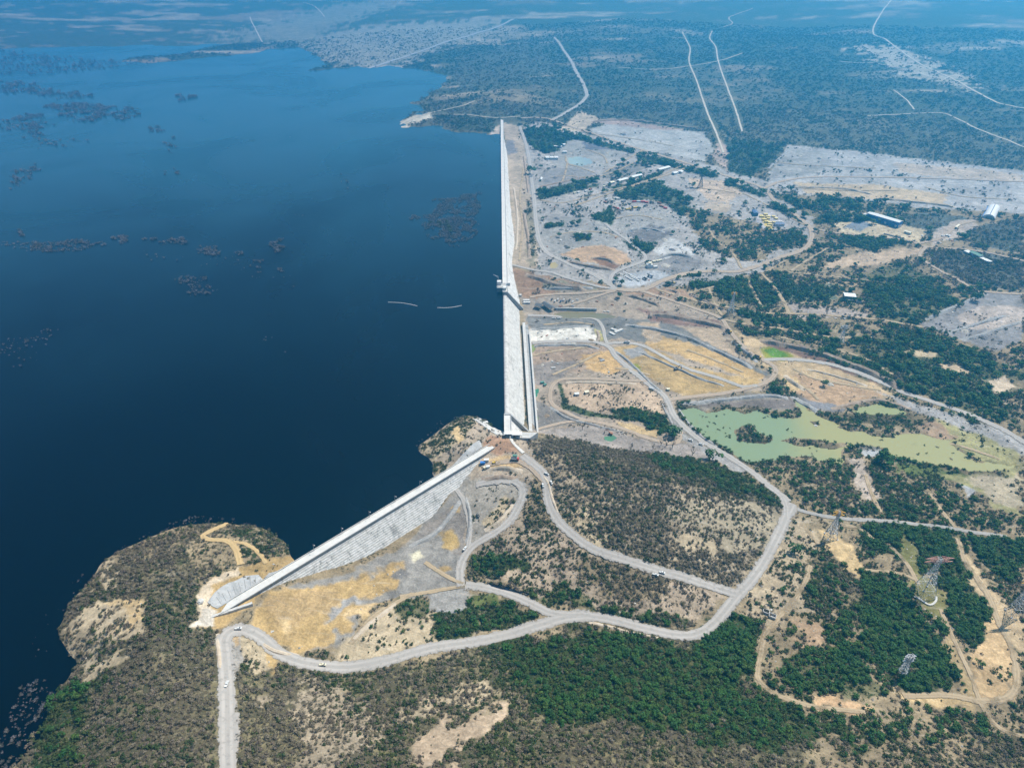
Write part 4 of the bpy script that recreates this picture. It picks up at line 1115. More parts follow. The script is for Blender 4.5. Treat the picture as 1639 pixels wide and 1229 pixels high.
# lamp posts along the water side of the front dam
for i, (px, py) in enumerate(((503,874),(549,848),(593,822),(635,798),(676,775))):
    s = s_of(B0, B1, px, py + 7, CREST)
    dd = (B1 - B0).normalized(); nn = Vector((-dd.y, dd.x, 0))
    p = Vector((B0.x, B0.y, 0)) + dd * s + nn * 3.4
    l = empty('lamp_post', (p.x, p.y, CREST), math.atan2(dd.y, dd.x))
    tag(l, ['leftmost of the five thin lamp posts on the slanting dam crest', 'second thin lamp post from the left on the slanting dam crest', 'middle one of the five thin lamp posts on the slanting dam crest',
            'fourth thin lamp post from the left on the slanting dam crest', 'rightmost of the five thin lamp posts on the slanting dam crest'][i], 'lamp post', 'lamp posts on the slanting dam')
    MB().cyl((0, 0), .22, 0, 8.2, 8, .13).build('pole', mat_paint('galvanised_steel', (.32,.33,.34), .5, .3), l)
    MB().bar((0, 0, 8), (0, -2.2, 8.5), .16).build('arm', mat_paint('galvanised_steel', (.32,.33,.34)), l)
    MB().box(-.3, .3, -3.2, -2.0, 8.4, 8.65).build('lamp_head', mat_paint('lamp_grey', (.5,.5,.5)), l)

# floating booms
for i, (a, b) in enumerate((((621,484),(668,490)), ((700,492.5),(739,489)))):
    pa = Vector((*[float(v) for v in plane_xy(*a, WL)], WL)); pb = Vector((*[float(v) for v in plane_xy(*b, WL)], WL))
    r = empty('floating_boom', pa); tag(r, ['longer white floating boom lying on the dark water off the spillway', 'shorter white floating boom lying on the water nearest the dam'][i], 'floating boom')
    d = pb - pa; n = 22; nn = Vector((-d.y, d.x, 0)).normalized()
    sag = lambda t: nn * (-1 if i else 1) * 3.5 * math.sin(math.pi * t)
    fl = MB().cyl((0, 0), .5, -d.length / n * .44, d.length / n * .44, 8, axis='x').mesh('float')
    cb = MB()
    for k in range(n):
        t = (k + .5) / n
        o = link('float', fl, mat_paint('white_plastic', (.72,.70,.66)) if k == 0 else None, r)
        o.location = d * t + sag(t); o.rotation_euler = (0, 0, math.atan2(d.y, d.x))
        cb.bar(d * (k / n) + sag(k / n), d * ((k + 1) / n) + sag((k + 1) / n), .25)
    cb.build('cable', mat_paint('dark_cable', (.1,.1,.1)), r)

# ------------------------------------------------------------------ plants
def leafy(n, flat, size, seed, up=.35, shell=.55):
    """a crown: many leaf-clump faces through an ellipsoid of radius 1 standing on z = 0"""
    g = np.random.default_rng(seed)
    lobes = g.normal(size=(6, 3)) * np.array([.42, .42, .25]); lr = g.uniform(.45, .7, 6)
    V = []; Fq = []
    for k in range(n):
        j = g.integers(0, 6)
        d = g.normal(size=3); d /= np.linalg.norm(d)
        if d[2] < -.3: d[2] *= -1
        p = lobes[j] + d * lr[j] * (shell + (1 - shell) * g.random() ** .5)
        nrm = d + g.normal(size=3) * .45; nrm[2] += up; nrm /= np.linalg.norm(nrm)
        t = np.cross(nrm, g.normal(size=3)); t /= np.linalg.norm(t); b = np.cross(nrm, t)
        s = size * g.uniform(.6, 1.25)
        c = p * np.array([1, 1, flat]) + np.array([0, 0, flat * .95])
        b0 = len(V)
        for sx, sy in ((-1, -.7), (.8, -1), (1, .8), (-.7, 1)):
            V.append(c + t * sx * s + b * sy * s * .8)
        Fq.append((b0, b0 + 1, b0 + 2, b0 + 3))
    V = np.array(V); V[:, 2] = np.maximum(V[:, 2], .04)
    return V, np.array(Fq)

def twiggy(n, seed, spread=.8, thick=.035):
    """bare branching stems, radius about 1"""
    g = np.random.default_rng(seed); mb = MB()
    for k in range(n):
        a = g.uniform(0, 2 * math.pi); r = g.uniform(.25, 1) * spread; z = g.uniform(.5, 1.25)
        p1 = Vector((math.cos(a) * r * .35, math.sin(a) * r * .35, z * .5)); p2 = Vector((math.cos(a) * r, math.sin(a) * r, z))
        mb.bar((0, 0, 0), p1, thick * 1.6); mb.bar(p1, p2, thick)
        for q in range(2):
            b = a + g.normal() * .9
            mb.bar(p1.lerp(p2, .4 + .3 * q), p1.lerp(p2, .4 + .3 * q) + Vector((math.cos(b), math.sin(b), .7)) * .38, thick * .8)
    return mb

M_TREE = mat_leaf('tree_foliage', [(.022,.078,.016), (.040,.112,.020), (.018,.062,.017), (.068,.118,.022), (.030,.092,.024)])
M_GREEN = mat_leaf('green_shrub_leaves', [(.054,.078,.022), (.036,.064,.017), (.088,.098,.030), (.048,.066,.026), (.027,.050,.015)])
M_DRY = mat_leaf('dry_shrub_twigs', [(.195,.160,.110), (.140,.114,.076), (.235,.196,.142), (.130,.120,.056), (.180,.140,.112), (.095,.084,.054)])
M_DROWN = mat_leaf('drowned_grey_twigs', [(.19,.18,.185), (.26,.245,.25), (.115,.11,.115), (.15,.145,.12)])
M_BARK = mat_noisy('bark', (.10,.08,.06), (.06,.05,.04), 2.)
PROTO = bpy.data.collections.new('plant_shapes')
def proto(name, V, Fq, mat):
    me = np_mesh(name, V, Fq); me.materials.append(mat)
    return me
tree_me = [proto('tree_crown', *leafy(150, .82, .17, 10 + i), M_TREE) for i in range(4)]
green_me = [proto('leafy_shrub', *leafy(80, .72, .21, 20 + i), M_GREEN) for i in range(3)]
dry_me = []
for i in range(4):
    V1, F1 = leafy(70, .68, .17, 30 + i, .25, .35)
    dry_me.append(proto('dry_shrub', V1, F1, M_DRY))
drown_me = []
for i in range(4):
    V1, F1 = leafy(26, .6, .08, 40 + i, .1, .3)
    b = twiggy(14, 60 + i, .9, .04)
    me = bpy.data.meshes.new('drowned_shrub'); me.from_pydata([tuple(v) for v in V1] + b.v, [], [tuple(map(int, f)) for f in F1] + [tuple(q + len(V1) for q in f) for f in b.f])
    me.materials.append(M_DROWN); drown_me.append(me)
tm = MB(); tm.cyl((0, 0), .075, -.15, .55, 7, .05)
for k in range(4):
    a_ = k * 1.6 + .4; tm.bar((0, 0, .45), (.38 * math.cos(a_), .38 * math.sin(a_), .95), .05)
trunk_me = tm.mesh('trunk'); trunk_me.materials.append(M_BARK)

def stuff_cloud(name, pts, scl, rot, idx, meshes, label):
    me = bpy.data.meshes.new(name)
    me.vertices.add(len(pts)); me.vertices.foreach_set('co', np.asarray(pts, np.float32).ravel())
    for an, t, arr, f in (('scl', 'FLOAT_VECTOR', scl, 'vector'), ('rot', 'FLOAT_VECTOR', rot, 'vector'), ('pick', 'INT', idx, 'value')):
        q = me.attributes.new(an, t, 'POINT'); q.data.foreach_set(f, np.asarray(arr, np.int32 if t == 'INT' else np.float32).ravel())
    o = link(name, me); tag(o, label, None, None, 'stuff')
    cl = bpy.data.collections.new(name + '_shapes')
    for i, m in enumerate(meshes):
        cl.objects.link(bpy.data.objects.new('%02d_%s' % (i, m.name), m))
    ng = bpy.data.node_groups.new(name, 'GeometryNodeTree')
    ng.interface.new_socket('Geometry', in_out='INPUT', socket_type='NodeSocketGeometry')
    ng.interface.new_socket('Geometry', in_out='OUTPUT', socket_type='NodeSocketGeometry')
    N, L = ng.nodes, ng.links
    gi, go = N.new('NodeGroupInput'), N.new('NodeGroupOutput')
    ip = N.new('GeometryNodeInstanceOnPoints'); ci = N.new('GeometryNodeCollectionInfo')
    ci.inputs[0].default_value = cl; ci.inputs['Separate Children'].default_value = True; ci.inputs['Reset Children'].default_value = True
    L.new(gi.outputs[0], ip.inputs['Points']); L.new(ci.outputs[0], ip.inputs['Instance']); ip.inputs['Pick Instance'].default_value = True
    def na(n_, t):
        q = N.new('GeometryNodeInputNamedAttribute'); q.data_type = t; q.inputs[0].default_value = n_; return q.outputs[0]
    L.new(na('pick', 'INT'), ip.inputs['Instance Index'])
    e2r = N.new('FunctionNodeEulerToRotation'); L.new(na('rot', 'FLOAT_VECTOR'), e2r.inputs[0]); L.new(e2r.outputs[0], ip.inputs['Rotation'])
    L.new(na('scl', 'FLOAT_VECTOR'), ip.inputs['Scale'])
    L.new(ip.outputs[0], go.inputs[0])
    md = o.modifiers.new('scatter', 'NODES'); md.node_group = ng
    return o

def in_view(x, y, z, m=1.06):
    dz = CAM_H - z
    zc = y * CP + dz * SP
    yc = y * SP - dz * CP
    return (zc > 5) & (np.abs(x / zc) < .75 * m) & (np.abs(yc / zc) < .5625 * m)

def candidates(cell, d0, d1):
    ys = np.arange(190, d1 + 60, cell)
    out = []
    for y in ys:
        w = y * .86 + 270
        n = int(2 * w / cell)
        out.append(np.stack([(rng.random(n) * 2 - 1) * w, y + (rng.random(n) - .5) * cell * 1.6], -1))
    p = np.vstack(out); d = np.hypot(p[:, 0], p[:, 1])
    p = p[(d >= d0) & (d < d1) & (p[:, 1] > 185)]
    z = sheet_z(p[:, 0], p[:, 1])
    k = in_view(p[:, 0], p[:, 1], z, 1.2); p = p[k]; z = z[k]
    return p, z

def dam_clear(x, y):
    ok = np.ones(x.shape, bool)
    for p0, p1, lo, hi, cut in ((A0, A1, -44, 7, -1), (B0, B1, -38, 7, -1)):
        d = (p1 - p0).normalized(); L_ = (p1 - p0).length
        s = (x - p0.x) * d.x + (y - p0.y) * d.y; t = -(x - p0.x) * d.y + (y - p0.y) * d.x
        ok &= ~((s > -6) & (s < L_ + 4) & (t > lo) & (t < hi))
    return ok

PX, PZ, RAD, KIND, HT = [], [], [], [], []
for cell, d0, d1 in ((2.25, 0, 900), (3.9, 900, 1500), (6.4, 1500, 2500), (9.5, 2500, 4300)):
    p, z = candidates(cell, d0, d1)
    x, y = p[:, 0], p[:, 1]
    c, v, g, t = paint(x, y)
    nz = fbm(x, y, 9 if d0 < 900 else 22, 81, 3); nb = fbm(x, y, 45, 82, 3)
    u = np.clip((nz * .62 + nb * .38 - .5) / .30 + .5, 0, 1)
    prob = sstep(-.22, .22, v - (1 - u)) * (.30 + .70 * v) + .13 * np.minimum(v, .6)
    prob = np.where(v < .012, 0, prob)
    if d0 >= 1500: prob = prob * (.72 if d0 < 2400 else .5)
    keep = (rng.random(len(x)) < prob) & (z > WL * 0 + PL + .2) & dam_clear(x, y)
    up = (x < 40 - .02 * y) & (y > 0)          # the reservoir side: nothing grows below the waterline
    keep &= ~(up & (z < WL + .15) & (x < A0.x + (y - A0.y) * (A1.x - A0.x) / (A1.y - A0.y) - 2) & ((x - B0.x) * (B1.y - B0.y) < (y - B0.y) * (B1.x - B0.x) + 0))
    x, y, z, v, g, t, nb = [q[keep] for q in (x, y, z, v, g, t, nb)]
    r_ = on_road(x, y, .8); x, y, z, v, g, t, nb = [q[~r_] for q in (x, y, z, v, g, t, nb)]
    istree = rng.random(len(x)) < t * (.55 + .5 * sstep(.35, .6, nb))
    isgreen = rng.random(len(x)) < sstep(.15, .85, g + (nb - .5) * .7 + (rng.random(len(x)) - .5) * .3)
    kind = np.where(istree, 2, np.where(isgreen, 1, 0))
    r = np.where(istree, (.46 + .85 * rng.random(len(x)) ** 1.8) * cell, (.38 + .62 * rng.random(len(x)) ** 2.) * cell * (1 if d0 < 1500 else .8 if d0 < 2400 else .62) * (.80 + .25 * v))
    PX.append(np.stack([x, y], -1)); PZ.append(z); RAD.append(r); KIND.append(kind)
PX = np.vstack(PX); PZ = np.concatenate(PZ); RAD = np.concatenate(RAD); KIND = np.concatenate(KIND)
print('plants', len(PX), [(KIND == k).sum() for k in range(3)])

def spread_out(sel, D, n):
    return sel[np.argsort(D[sel])[:n]]
CD = np.sqrt(PX[:, 0] ** 2 + PX[:, 1] ** 2 + (CAM_H - PZ) ** 2) / (RAD + .01)
vis = in_view(PX[:, 0], PX[:, 1], PZ, .985)
sing_t = spread_out(np.where((KIND == 2) & vis)[0], CD, 300)
sing_s = spread_out(np.where((KIND < 2) & vis)[0], CD, 300)
single = np.zeros(len(PX), bool); single[sing_t] = True; single[sing_s] = True
tree_groves = [((1115,975,1225,1085), 'rounded dark green tree in the small grove beside the haul road bend'),
               ((1226,1000,1440,1125), 'rounded dark green tree in the grove round the small grey lattice mast'),
               ((1360,900,1560,1125), 'rounded dark green tree in the dense plot below the tall red topped pylon'),
               ((780,990,1620,1240), 'dark green tree on the wooded slope along the bottom edge')]
for i in sing_t:
    x, y, z, r = PX[i, 0], PX[i, 1], PZ[i], RAD[i]
    zc = y * CP + (CAM_H - z) * SP
    px = 819.5 + F * x / zc; py = 614.5 + F * ((CAM_H - z) * CP - y * SP) / zc
    lab = next((l for b, l in tree_groves if b[0] <= px <= b[2] and b[1] <= py <= b[3]), 'dark green tree standing among scrub on the plain or slope')
    o = empty('tree', (x, y, z), rng.random() * 6.28); o.scale = (r, r, r * rng.uniform(.85, 1.1))
    tag(o, lab, 'tree', lab.replace('rounded ', '').replace('tree ', 'trees ', 1).replace('trees standing', 'trees'))
    link('crown', tree_me[rng.integers(4)], None, o).location = (0, 0, .35)
    link('trunk', trunk_me, None, o)
for i in sing_s:
    x, y, z, r = PX[i, 0], PX[i, 1], PZ[i], RAD[i]
    k = KIND[i]
    o = link('shrub', (green_me[rng.integers(3)] if k else dry_me[rng.integers(4)]))
    o.location = (x, y, z - .1); o.scale = (r, r, r * rng.uniform(.8, 1.1)); o.rotation_euler = (0, 0, rng.random() * 6.28)
    tag(o, 'leafy green shrub in the scrub of the near hillside' if k else 'dry grey brown shrub in the scrub of the near hillside', 'shrub', 'green shrubs on the near hillsides' if k else 'dry shrubs on the near hillsides')

def cloud(sel, name, meshes, pick, label, lift=0., zs=(.8, 1.15)):
    n = len(sel); r = RAD[sel]
    pts = np.c_[PX[sel], PZ[sel] - .1 + lift * r]
    scl = np.c_[r, r, r * rng.uniform(*zs, n)]
    rot = np.c_[np.zeros(n), np.zeros(n), rng.random(n) * 6.28]
    stuff_cloud(name, pts, scl, rot, pick, meshes, label)
st = np.where((KIND == 2) & ~single)[0]
cloud(st, 'woodland', tree_me, rng.integers(0, 4, len(st)), 'dark green woodland filling the plots and river banks on the right', .3, (.85, 1.1))
ss = np.where((KIND < 2) & ~single)[0]
cloud(ss, 'scrub', dry_me + green_me, np.where(KIND[ss] == 0, rng.integers(0, 4, len(ss)), 4 + rng.integers(0, 3, len(ss))), 'dry and green scrub covering the hills and flats')

# loose stone over the bare ground
def rock_mesh(seed):
    g = np.random.default_rng(seed); bm = bmesh.new(); bmesh.ops.create_icosphere(bm, subdivisions=1, radius=1)
    for v_ in bm.verts: v_.co *= g.uniform(.6, 1.2); v_.co.z *= .6
    me = bpy.data.meshes.new('loose_stone'); bm.to_mesh(me); bm.free(); me.materials.append(M_STONE); return me
M_STONE = mat_leaf('loose_stone', [(.30,.27,.23), (.17,.155,.14), (.42,.39,.34), (.25,.20,.15), (.52,.50,.46), (.12,.115,.11)], .9)
rock_me = [rock_mesh(200 + i) for i in range(4)]
rp, rr_ = [], []
for cell, d0, d1, sz in ((3.6, 0, 1000, .75), (6.5, 1000, 1700, 1.5)):
    p, z = candidates(cell, d0, d1)
    x, y = p[:, 0], p[:, 1]; c, v, g, t = paint(x, y)
    nz = fbm(x, y, 30, 111, 4)
    smooth = (x > plane_xy(380, 0, 20)[0] * 0 - 340) & (x < -10) & (y < 480)
    k = (rng.random(len(x)) < sstep(.48, .74, nz) * (1 - v) ** 1.3 * np.where(smooth, .25, .8)) & (z > PL + .6) & dam_clear(x, y) & ~((x < -5) & (z < WL + .5) & (y > 480))
    x, y, z = x[k], y[k], z[k]; q = on_road(x, y, .3); x, y, z = x[~q], y[~q], z[~q]
    rp.append(np.c_[x, y, z]); rr_.append(sz * (.35 + 1.3 * rng.random(len(x)) ** 3))
rp = np.vstack(rp); rr_ = np.concatenate(rr_); n = len(rp); print('stones', n)
stuff_cloud('rubble', rp, np.c_[rr_ * rng.uniform(.8, 1.6, n), rr_, rr_ * .9], np.c_[np.zeros(n), np.zeros(n), rng.random(n) * 6.28], rng.integers(0, 4, n), rock_me, 'loose stone and rubble strewn over the bare ground')

# drowned brush standing in the reservoir: (outline, plants per 100 m2, radius)
DROWN = [([(656,344),(690,342),(700,330),(690,322),(735,316),(765,308),(766,345),(764,380),(745,395),(715,394),(690,380),(672,362)], 5.5, 2.9),
         ([(20,1100),(60,1088),(100,1095),(108,1140),(80,1180),(60,1240),(-10,1240),(10,1160)], 4.2, 2.1),
         ([(150,905),(190,875),(250,848),(320,826),(372,826),(430,838),(462,870),(470,892),(455,868),(420,850),(370,838),(320,842),(250,862),(190,890),(155,930)], 2.2, 1.8),
         ([(40,1060),(70,985),(110,940),(150,905),(158,930),(112,965),(92,1010),(100,1040)], .5, 1.8),
         ([(40,388),(80,384),(155,386),(175,393),(100,404),(50,404)], 1.6, 3.6),
         ([(180,378),(200,377),(206,386),(190,391)], 1.6, 4.5), ([(232,378),(262,378),(296,380),(296,392),(262,394),(240,388)], 1.3, 4.5),
         ([(280,448),(310,443),(345,452),(342,474),(310,474),(290,462)], 1.0, 3.4), ([(318,395),(340,390),(352,408),(330,412),(320,404)], 1.5, 4.0),
         ([(370,404),(386,402),(390,412),(374,412)], 1.6, 4.0), ([(424,392),(440,386),(456,392),(454,405),(430,405)], 1.6, 4.6), ([(446,380),(458,376),(456,388),(450,388)], 1.0, 4.0),
         ([(404,420),(418,416),(426,426),(410,432)], 1.6, 4.2), ([(415,434),(445,430),(450,440),(420,442)], .9, 3.4), ([(300,404),(360,400),(470,440),(470,462),(400,442),(320,430)], .09, 3.4),
         ([(200,385),(320,420),(300,440),(240,420)], .05, 3.4),
         ([(0,545),(50,535),(90,522),(95,540),(60,562),(0,572)], .7, 2.6), ([(0,572),(60,560),(70,580),(10,610)], .2, 2.6),
         ([(20,370),(38,366),(40,378),(26,382)], 1.2, 4.5), ([(0,384),(40,384),(50,404),(0,400)], .5, 3.6),
         ([(75,168),(150,166),(215,178),(205,194),(130,196),(90,184)], .22, 9.), ([(0,130),(60,138),(150,156),(120,160),(40,150),(0,146)], .16, 10.), ([(30,180),(75,186),(65,215),(55,226),(40,205)], .22, 8.),
         ([(0,190),(40,185),(40,205),(0,212)], .14, 8.), ([(60,215),(80,225),(70,240),(50,236)], .14, 8.), ([(0,80),(130,95),(250,100),(120,116),(0,122)], .06, 10.), ([(20,280),(40,262),(60,270),(30,305),(18,300)], .35, 6.),
         ([(265,272),(280,270),(283,283),(270,284)], 1.4, 5.), ([(240,200),(262,204),(260,214),(244,210)], .25, 7.), ([(85,226),(138,220),(138,232),(86,236)], .14, 7.), ([(283,152),(312,156),(310,164),(286,162)], .2, 9.),
         ([(265,220),(280,224),(282,246),(270,246)], .3, 6.), ([(690,626),(706,624),(704,634),(692,632)], .5, 1.8), ([(622,632),(640,628),(640,636),(626,638)], .4, 1.8), ([(420,538),(436,536),(438,546),(424,546)], .3, 2.4),
         ([(445,560),(455,556),(456,606),(446,606)], .05, 2.2), ([(470,344),(482,344),(480,352),(472,352)], 1., 4.), ([(545,276),(556,290),(556,312),(546,300)], .12, 5.),
         ([(690,150),(720,135),(740,160),(700,172),(668,162)], .3, 7.), ([(672,700),(690,690),(700,676),(742,662),(750,668),(710,684),(684,712),(664,728)], 1.4, 1.5), ([(672,760),(700,768),(690,778)], 1.2, 1.5)]
dp, dr = [], []
for poly, dns, rad in DROWN:
    w = poly_at_z(poly, WL); lo, hi = w.min(0), w.max(0)
    n = int(np.prod(hi - lo) / 100 * dns * (4 if rad < 3.3 else 7)) + 1
    q = lo + rng.random((n, 2)) * (hi - lo)
    j = rad * 3
    s = signed(w, q[:, 0] + (fbm(q[:, 0], q[:, 1], 25, 91, 3) - .5) * j * 4, q[:, 1] + (fbm(q[:, 0], q[:, 1], 25, 92, 3) - .5) * j * 4)
    k = (s > 0) & (fbm(q[:, 0], q[:, 1], rad * 5, 93, 4) > .43) & dam_clear(q[:, 0], q[:, 1])
    q = q[k]
    z = sheet_z(q[:, 0], q[:, 1]); k = z < WL + .6; q = q[k]
    dp.append(q); dr.append((.22 + .75 * rng.random(len(q)) ** 2.2) * rad)
dp = np.vstack(dp); dr = np.concatenate(dr)
dz = np.full(len(dp), WL - .15)
print('drowned', len(dp))
dv = in_view(dp[:, 0], dp[:, 1], dz, .985)
dcd = np.sqrt((dp ** 2).sum(1) + (CAM_H - WL) ** 2) / dr
ds = np.where(dv)[0]; ds = ds[np.argsort(dcd[ds])[:300]]
sg = np.zeros(len(dp), bool); sg[ds] = True
for i in ds:
    o = link('drowned_shrub', drown_me[rng.integers(4)]); r = dr[i]
    o.location = (dp[i, 0], dp[i, 1], dz[i]); o.scale = (r, r, r * rng.uniform(.7, 1.1)); o.rotation_euler = (0, 0, rng.random() * 6.28)
    tag(o, 'bare grey purple drowned shrub standing in the reservoir water', 'drowned shrub', 'drowned shrubs in the reservoir')
k = np.where(~sg)[0]; n = len(k)
stuff_cloud('drowned_brush', np.c_[dp[k], dz[k]], np.c_[dr[k], dr[k], dr[k] * rng.uniform(.7, 1.1, n)], np.c_[np.zeros(n), np.zeros(n), rng.random(n) * 6.28], rng.integers(0, 4, n), drown_me,
            'bare grey purple brush standing drowned across the reservoir')
# a few green shrubs alive on the drowned islet
w = poly_at_z([(682,355),(705,352),(730,364),(728,374),(700,368)], WL); lo, hi = w.min(0), w.max(0)
for i in range(26):
    q = lo + rng.random(2) * (hi - lo)
    if signed(w, q[None, 0], q[None, 1])[0] < 0: continue
    o = link('islet_shrub', green_me[rng.integers(3)]); r = rng.uniform(3, 4.6)
    o.location = (q[0], q[1], WL); o.scale = (r, r, r); o.rotation_euler = (0, 0, rng.random() * 6.28)
    tag(o, 'living green shrub in the middle of the drowned islet by the dam', 'shrub', 'green shrubs on the drowned islet')
# ------------------------------------------------------------------ builders for the things on the site
WHT = mat_paint('white_paint', (.64,.64,.62)); BLK = mat_paint('black_rubber', (.03,.03,.03)); GLS = mat_paint('dark_glass', (.03,.04,.05), .2)
STEEL = mat_paint('galvanised_lattice', (.55,.56,.57), .5, 0.); DKST = mat_paint('dark_steel', (.09,.095,.10)); YEL = mat_paint('machine_yellow', (.62,.42,.06))
RED = mat_paint('red_paint', (.50,.05,.04)); BLU = mat_paint('blue_sheet', (.03,.17,.48)); RUST = mat_paint('rust', (.30,.12,.06)); GRN = mat_paint('green_sheet', (.07,.20,.15))
CREAM = mat_paint('cream_sheet', (.68,.62,.45)); YSHT = mat_paint('yellow_sheet', (.70,.56,.20)); GRY = mat_paint('grey_sheet', (.34,.35,.36)); DBLU = mat_paint('slate_blue_roof', (.05,.10,.20))
ORG = mat_paint('orange_steel', (.42,.20,.15)); AMB = mat_paint('amber_steel', (.66,.36,.03)); WALLG = mat_paint('dark_green_wall', (.07,.11,.10))
BRICK = mat_paint('worn_block', (.50,.47,.43))

def heading(a, b):
    pa, pb = G(*a), G(*b); d = pb - pa
    return math.atan2(d.y, d.x)

def pickup(px, py, rz, paint, label, group=None, s=1.0):
    p = G(px, py); p.z = float(sheet_z(p.x, p.y)) + .75
    o = empty('pickup_truck', p, rz); o.scale = (s, s, s); tag(o, label, 'pickup truck', group)
    MB().box(-2.7, 2.7, -.95, .95, .45, 1.05).build('body', paint, o)
    b = MB(); b.box(-2.7, -.6, -.95, -.82, 1.05, 1.4); b.box(-2.7, -.6, .82, .95, 1.05, 1.4); b.box(-2.7, -2.58, -.82, .82, 1.05, 1.4); b.build('bed', paint, o)
    MB().add([(-.6,-.9,1.05),(1.5,-.9,1.05),(1.5,.9,1.05),(-.6,.9,1.05),(-.5,-.75,1.8),(.8,-.75,1.8),(.8,.75,1.8),(-.5,.75,1.8)], [(3,2,1,0),(4,5,6,7),(0,1,5,4),(1,2,6,5),(2,3,7,6),(3,0,4,7)]).build('cab', paint, o)
    MB().add([(.86,-.7,1.74),(.86,.7,1.74),(1.5,.8,1.12),(1.5,-.8,1.12),(.9,-.7,1.76),(.9,.7,1.76),(1.54,.8,1.14),(1.54,-.8,1.14)], [(0,1,2,3),(7,6,5,4),(0,4,5,1),(1,5,6,2),(2,6,7,3),(3,7,4,0)]).build('windscreen', GLS, o)
    w = MB().cyl((0, 0), .4, -.13, .13, 10, axis='y').mesh('wheel')
    for i, (x, y) in enumerate(((1.7,.9),(1.7,-.9),(-1.7,.9),(-1.7,-.9))):
        q = link('wheel', w, BLK if i == 0 else None, o); q.location = (x, y, .4)
    return o

def dump_truck(px, py, rz, cabm, bedm, label, s=1.0, group=None):
    p = G(px, py); p.z = float(sheet_z(p.x, p.y)) + .7
    o = empty('dump_truck', p, rz); o.scale = (s, s, s); tag(o, label, 'dump truck', group)
    MB().box(-3.6, 3.8, -.5, .5, .7, 1.1).build('chassis', DKST, o)
    b = MB(); b.box(2.2, 3.9, -1.2, 1.2, .8, 2.7); b.box(2.5, 3.6, -1.1, 1.1, 2.7, 2.9); b.build('cab', cabm, o)
    MB().box(3.9, 3.94, -1.0, 1.0, 1.8, 2.55).build('windscreen', GLS, o)
    b = MB(); b.box(-3.9, 1.9, -1.25, 1.25, 1.15, 1.35); b.box(-3.9, 1.9, -1.25, -1.1, 1.35, 2.5); b.box(-3.9, 1.9, 1.1, 1.25, 1.35, 2.5); b.box(1.75, 1.9, -1.1, 1.1, 1.35, 3.0); b.build('bed', bedm, o)
    w = MB().cyl((0, 0), .55, -.28, .28, 10, axis='y').mesh('wheel')
    for i, (x, y) in enumerate(((2.9,1),(2.9,-1),(-1.4,1),(-1.4,-1),(-2.8,1),(-2.8,-1))):
        q = link('wheel', w, BLK if i == 0 else None, o); q.location = (x, y, .55)
    return o

def excavator(px, py, rz, mat, label, s=1.0):
    p = G(px, py); p.z = float(sheet_z(p.x, p.y)) + .3
    o = empty('excavator', p, rz); o.scale = (s, s, s); tag(o, label, 'excavator')
    for y in (-1.2, 1.2):
        MB().profile_x([(y-.35, 0), (y+.35, 0), (y+.35, .95), (y-.35, .95)], -2.2, 2.2).build('track', DKST, o)
    MB().box(-2.4, 1.3, -1.4, 1.4, 1.05, 2.2).build('house', mat, o)
    c = MB().box(.1, 1.6, .35, 1.4, 2.2, 3.2).build('cab', mat, o); MB().box(1.6, 1.64, .45, 1.3, 2.3, 3.1).build('window', GLS, c)
    MB().bar((1.2, -.3, 2.0), (4.2, -.3, 5.0), .5).bar((4.2, -.3, 5.0), (6.0, -.3, 4.3), .45).build('boom', mat, o)
    a = MB().bar((6.0, -.3, 4.4), (7.0, -.3, 1.2), .4).build('arm', mat, o)
    MB().box(6.3, 7.3, -.9, .3, .1, 1.2).build('bucket', DKST, a)
    return o

def container(px, py, rz, L, W, H, mat, label, name='shipping_container', cat='container', group=None):
    p = G(px, py); p.z = float(sheet_z(p.x, p.y))
    o = empty(name, p, rz); tag(o, label, cat, group)
    b = MB(); b.box(-L/2, L/2, -W/2, W/2, .15, H)
    n = max(4, int(L / 1.2))
    for k in range(n):
        x = -L/2 + (k + .5) * L / n
        b.box(x - .12, x + .12, -W/2 - .08, -W/2 - .002, .2, H - .05); b.box(x - .12, x + .12, W/2 + .002, W/2 + .08, .2, H - .05)
    b.build('body', mat, o)
    MB().box(-L/2 - .07, -L/2 - .003, -W/2 + .15, W/2 - .15, .25, H - .15).build('door', DKST, o)
    MB().box(-L/2 - .1, L/2 + .1, -W/2 - .12, W/2 + .12, H + .003, H + .12).build('roof', mat, o)
    return o

def shed(px, py, rz, L, W, H, wall, roof, label, cat='shed', name='shed', group=None, pitch=1.2, nwin=4, door=True):
    """a gabled shed: walls, two-slope roof with eaves, doors and windows"""
    p = G(px, py); p.z = float(sheet_z(p.x, p.y)) - .1
    o = empty(name, p, rz); tag(o, label, cat, group)
    MB().profile_x([(-W/2, -.6), (W/2, -.6), (W/2, H), (0, H + pitch), (-W/2, H)], -L/2, L/2).build('wall', wall, o)
    e = .6; k = pitch / (W / 2)
    MB().profile_x([(-W/2 - e, H - e * k + .03), (0, H + pitch + .03), (W/2 + e, H - e * k + .03), (W/2 + e, H - e * k + .25), (0, H + pitch + .25), (-W/2 - e, H - e * k + .25)], -L/2 - e, L/2 + e).build('roof', roof, o)
    for k2 in range(nwin):
        x = -L/2 + (k2 + .5) * L / nwin
        MB().box(x - .7, x + .7, -W/2 - .05, -W/2 - .003, H * .42, H * .75).build('window', GLS, o)
    if door: MB().box(-L/2 - .05, -L/2 - .003, -min(W * .3, 2), min(W * .3, 2), 0, H * .75).build('door', DKST, o)
    return o

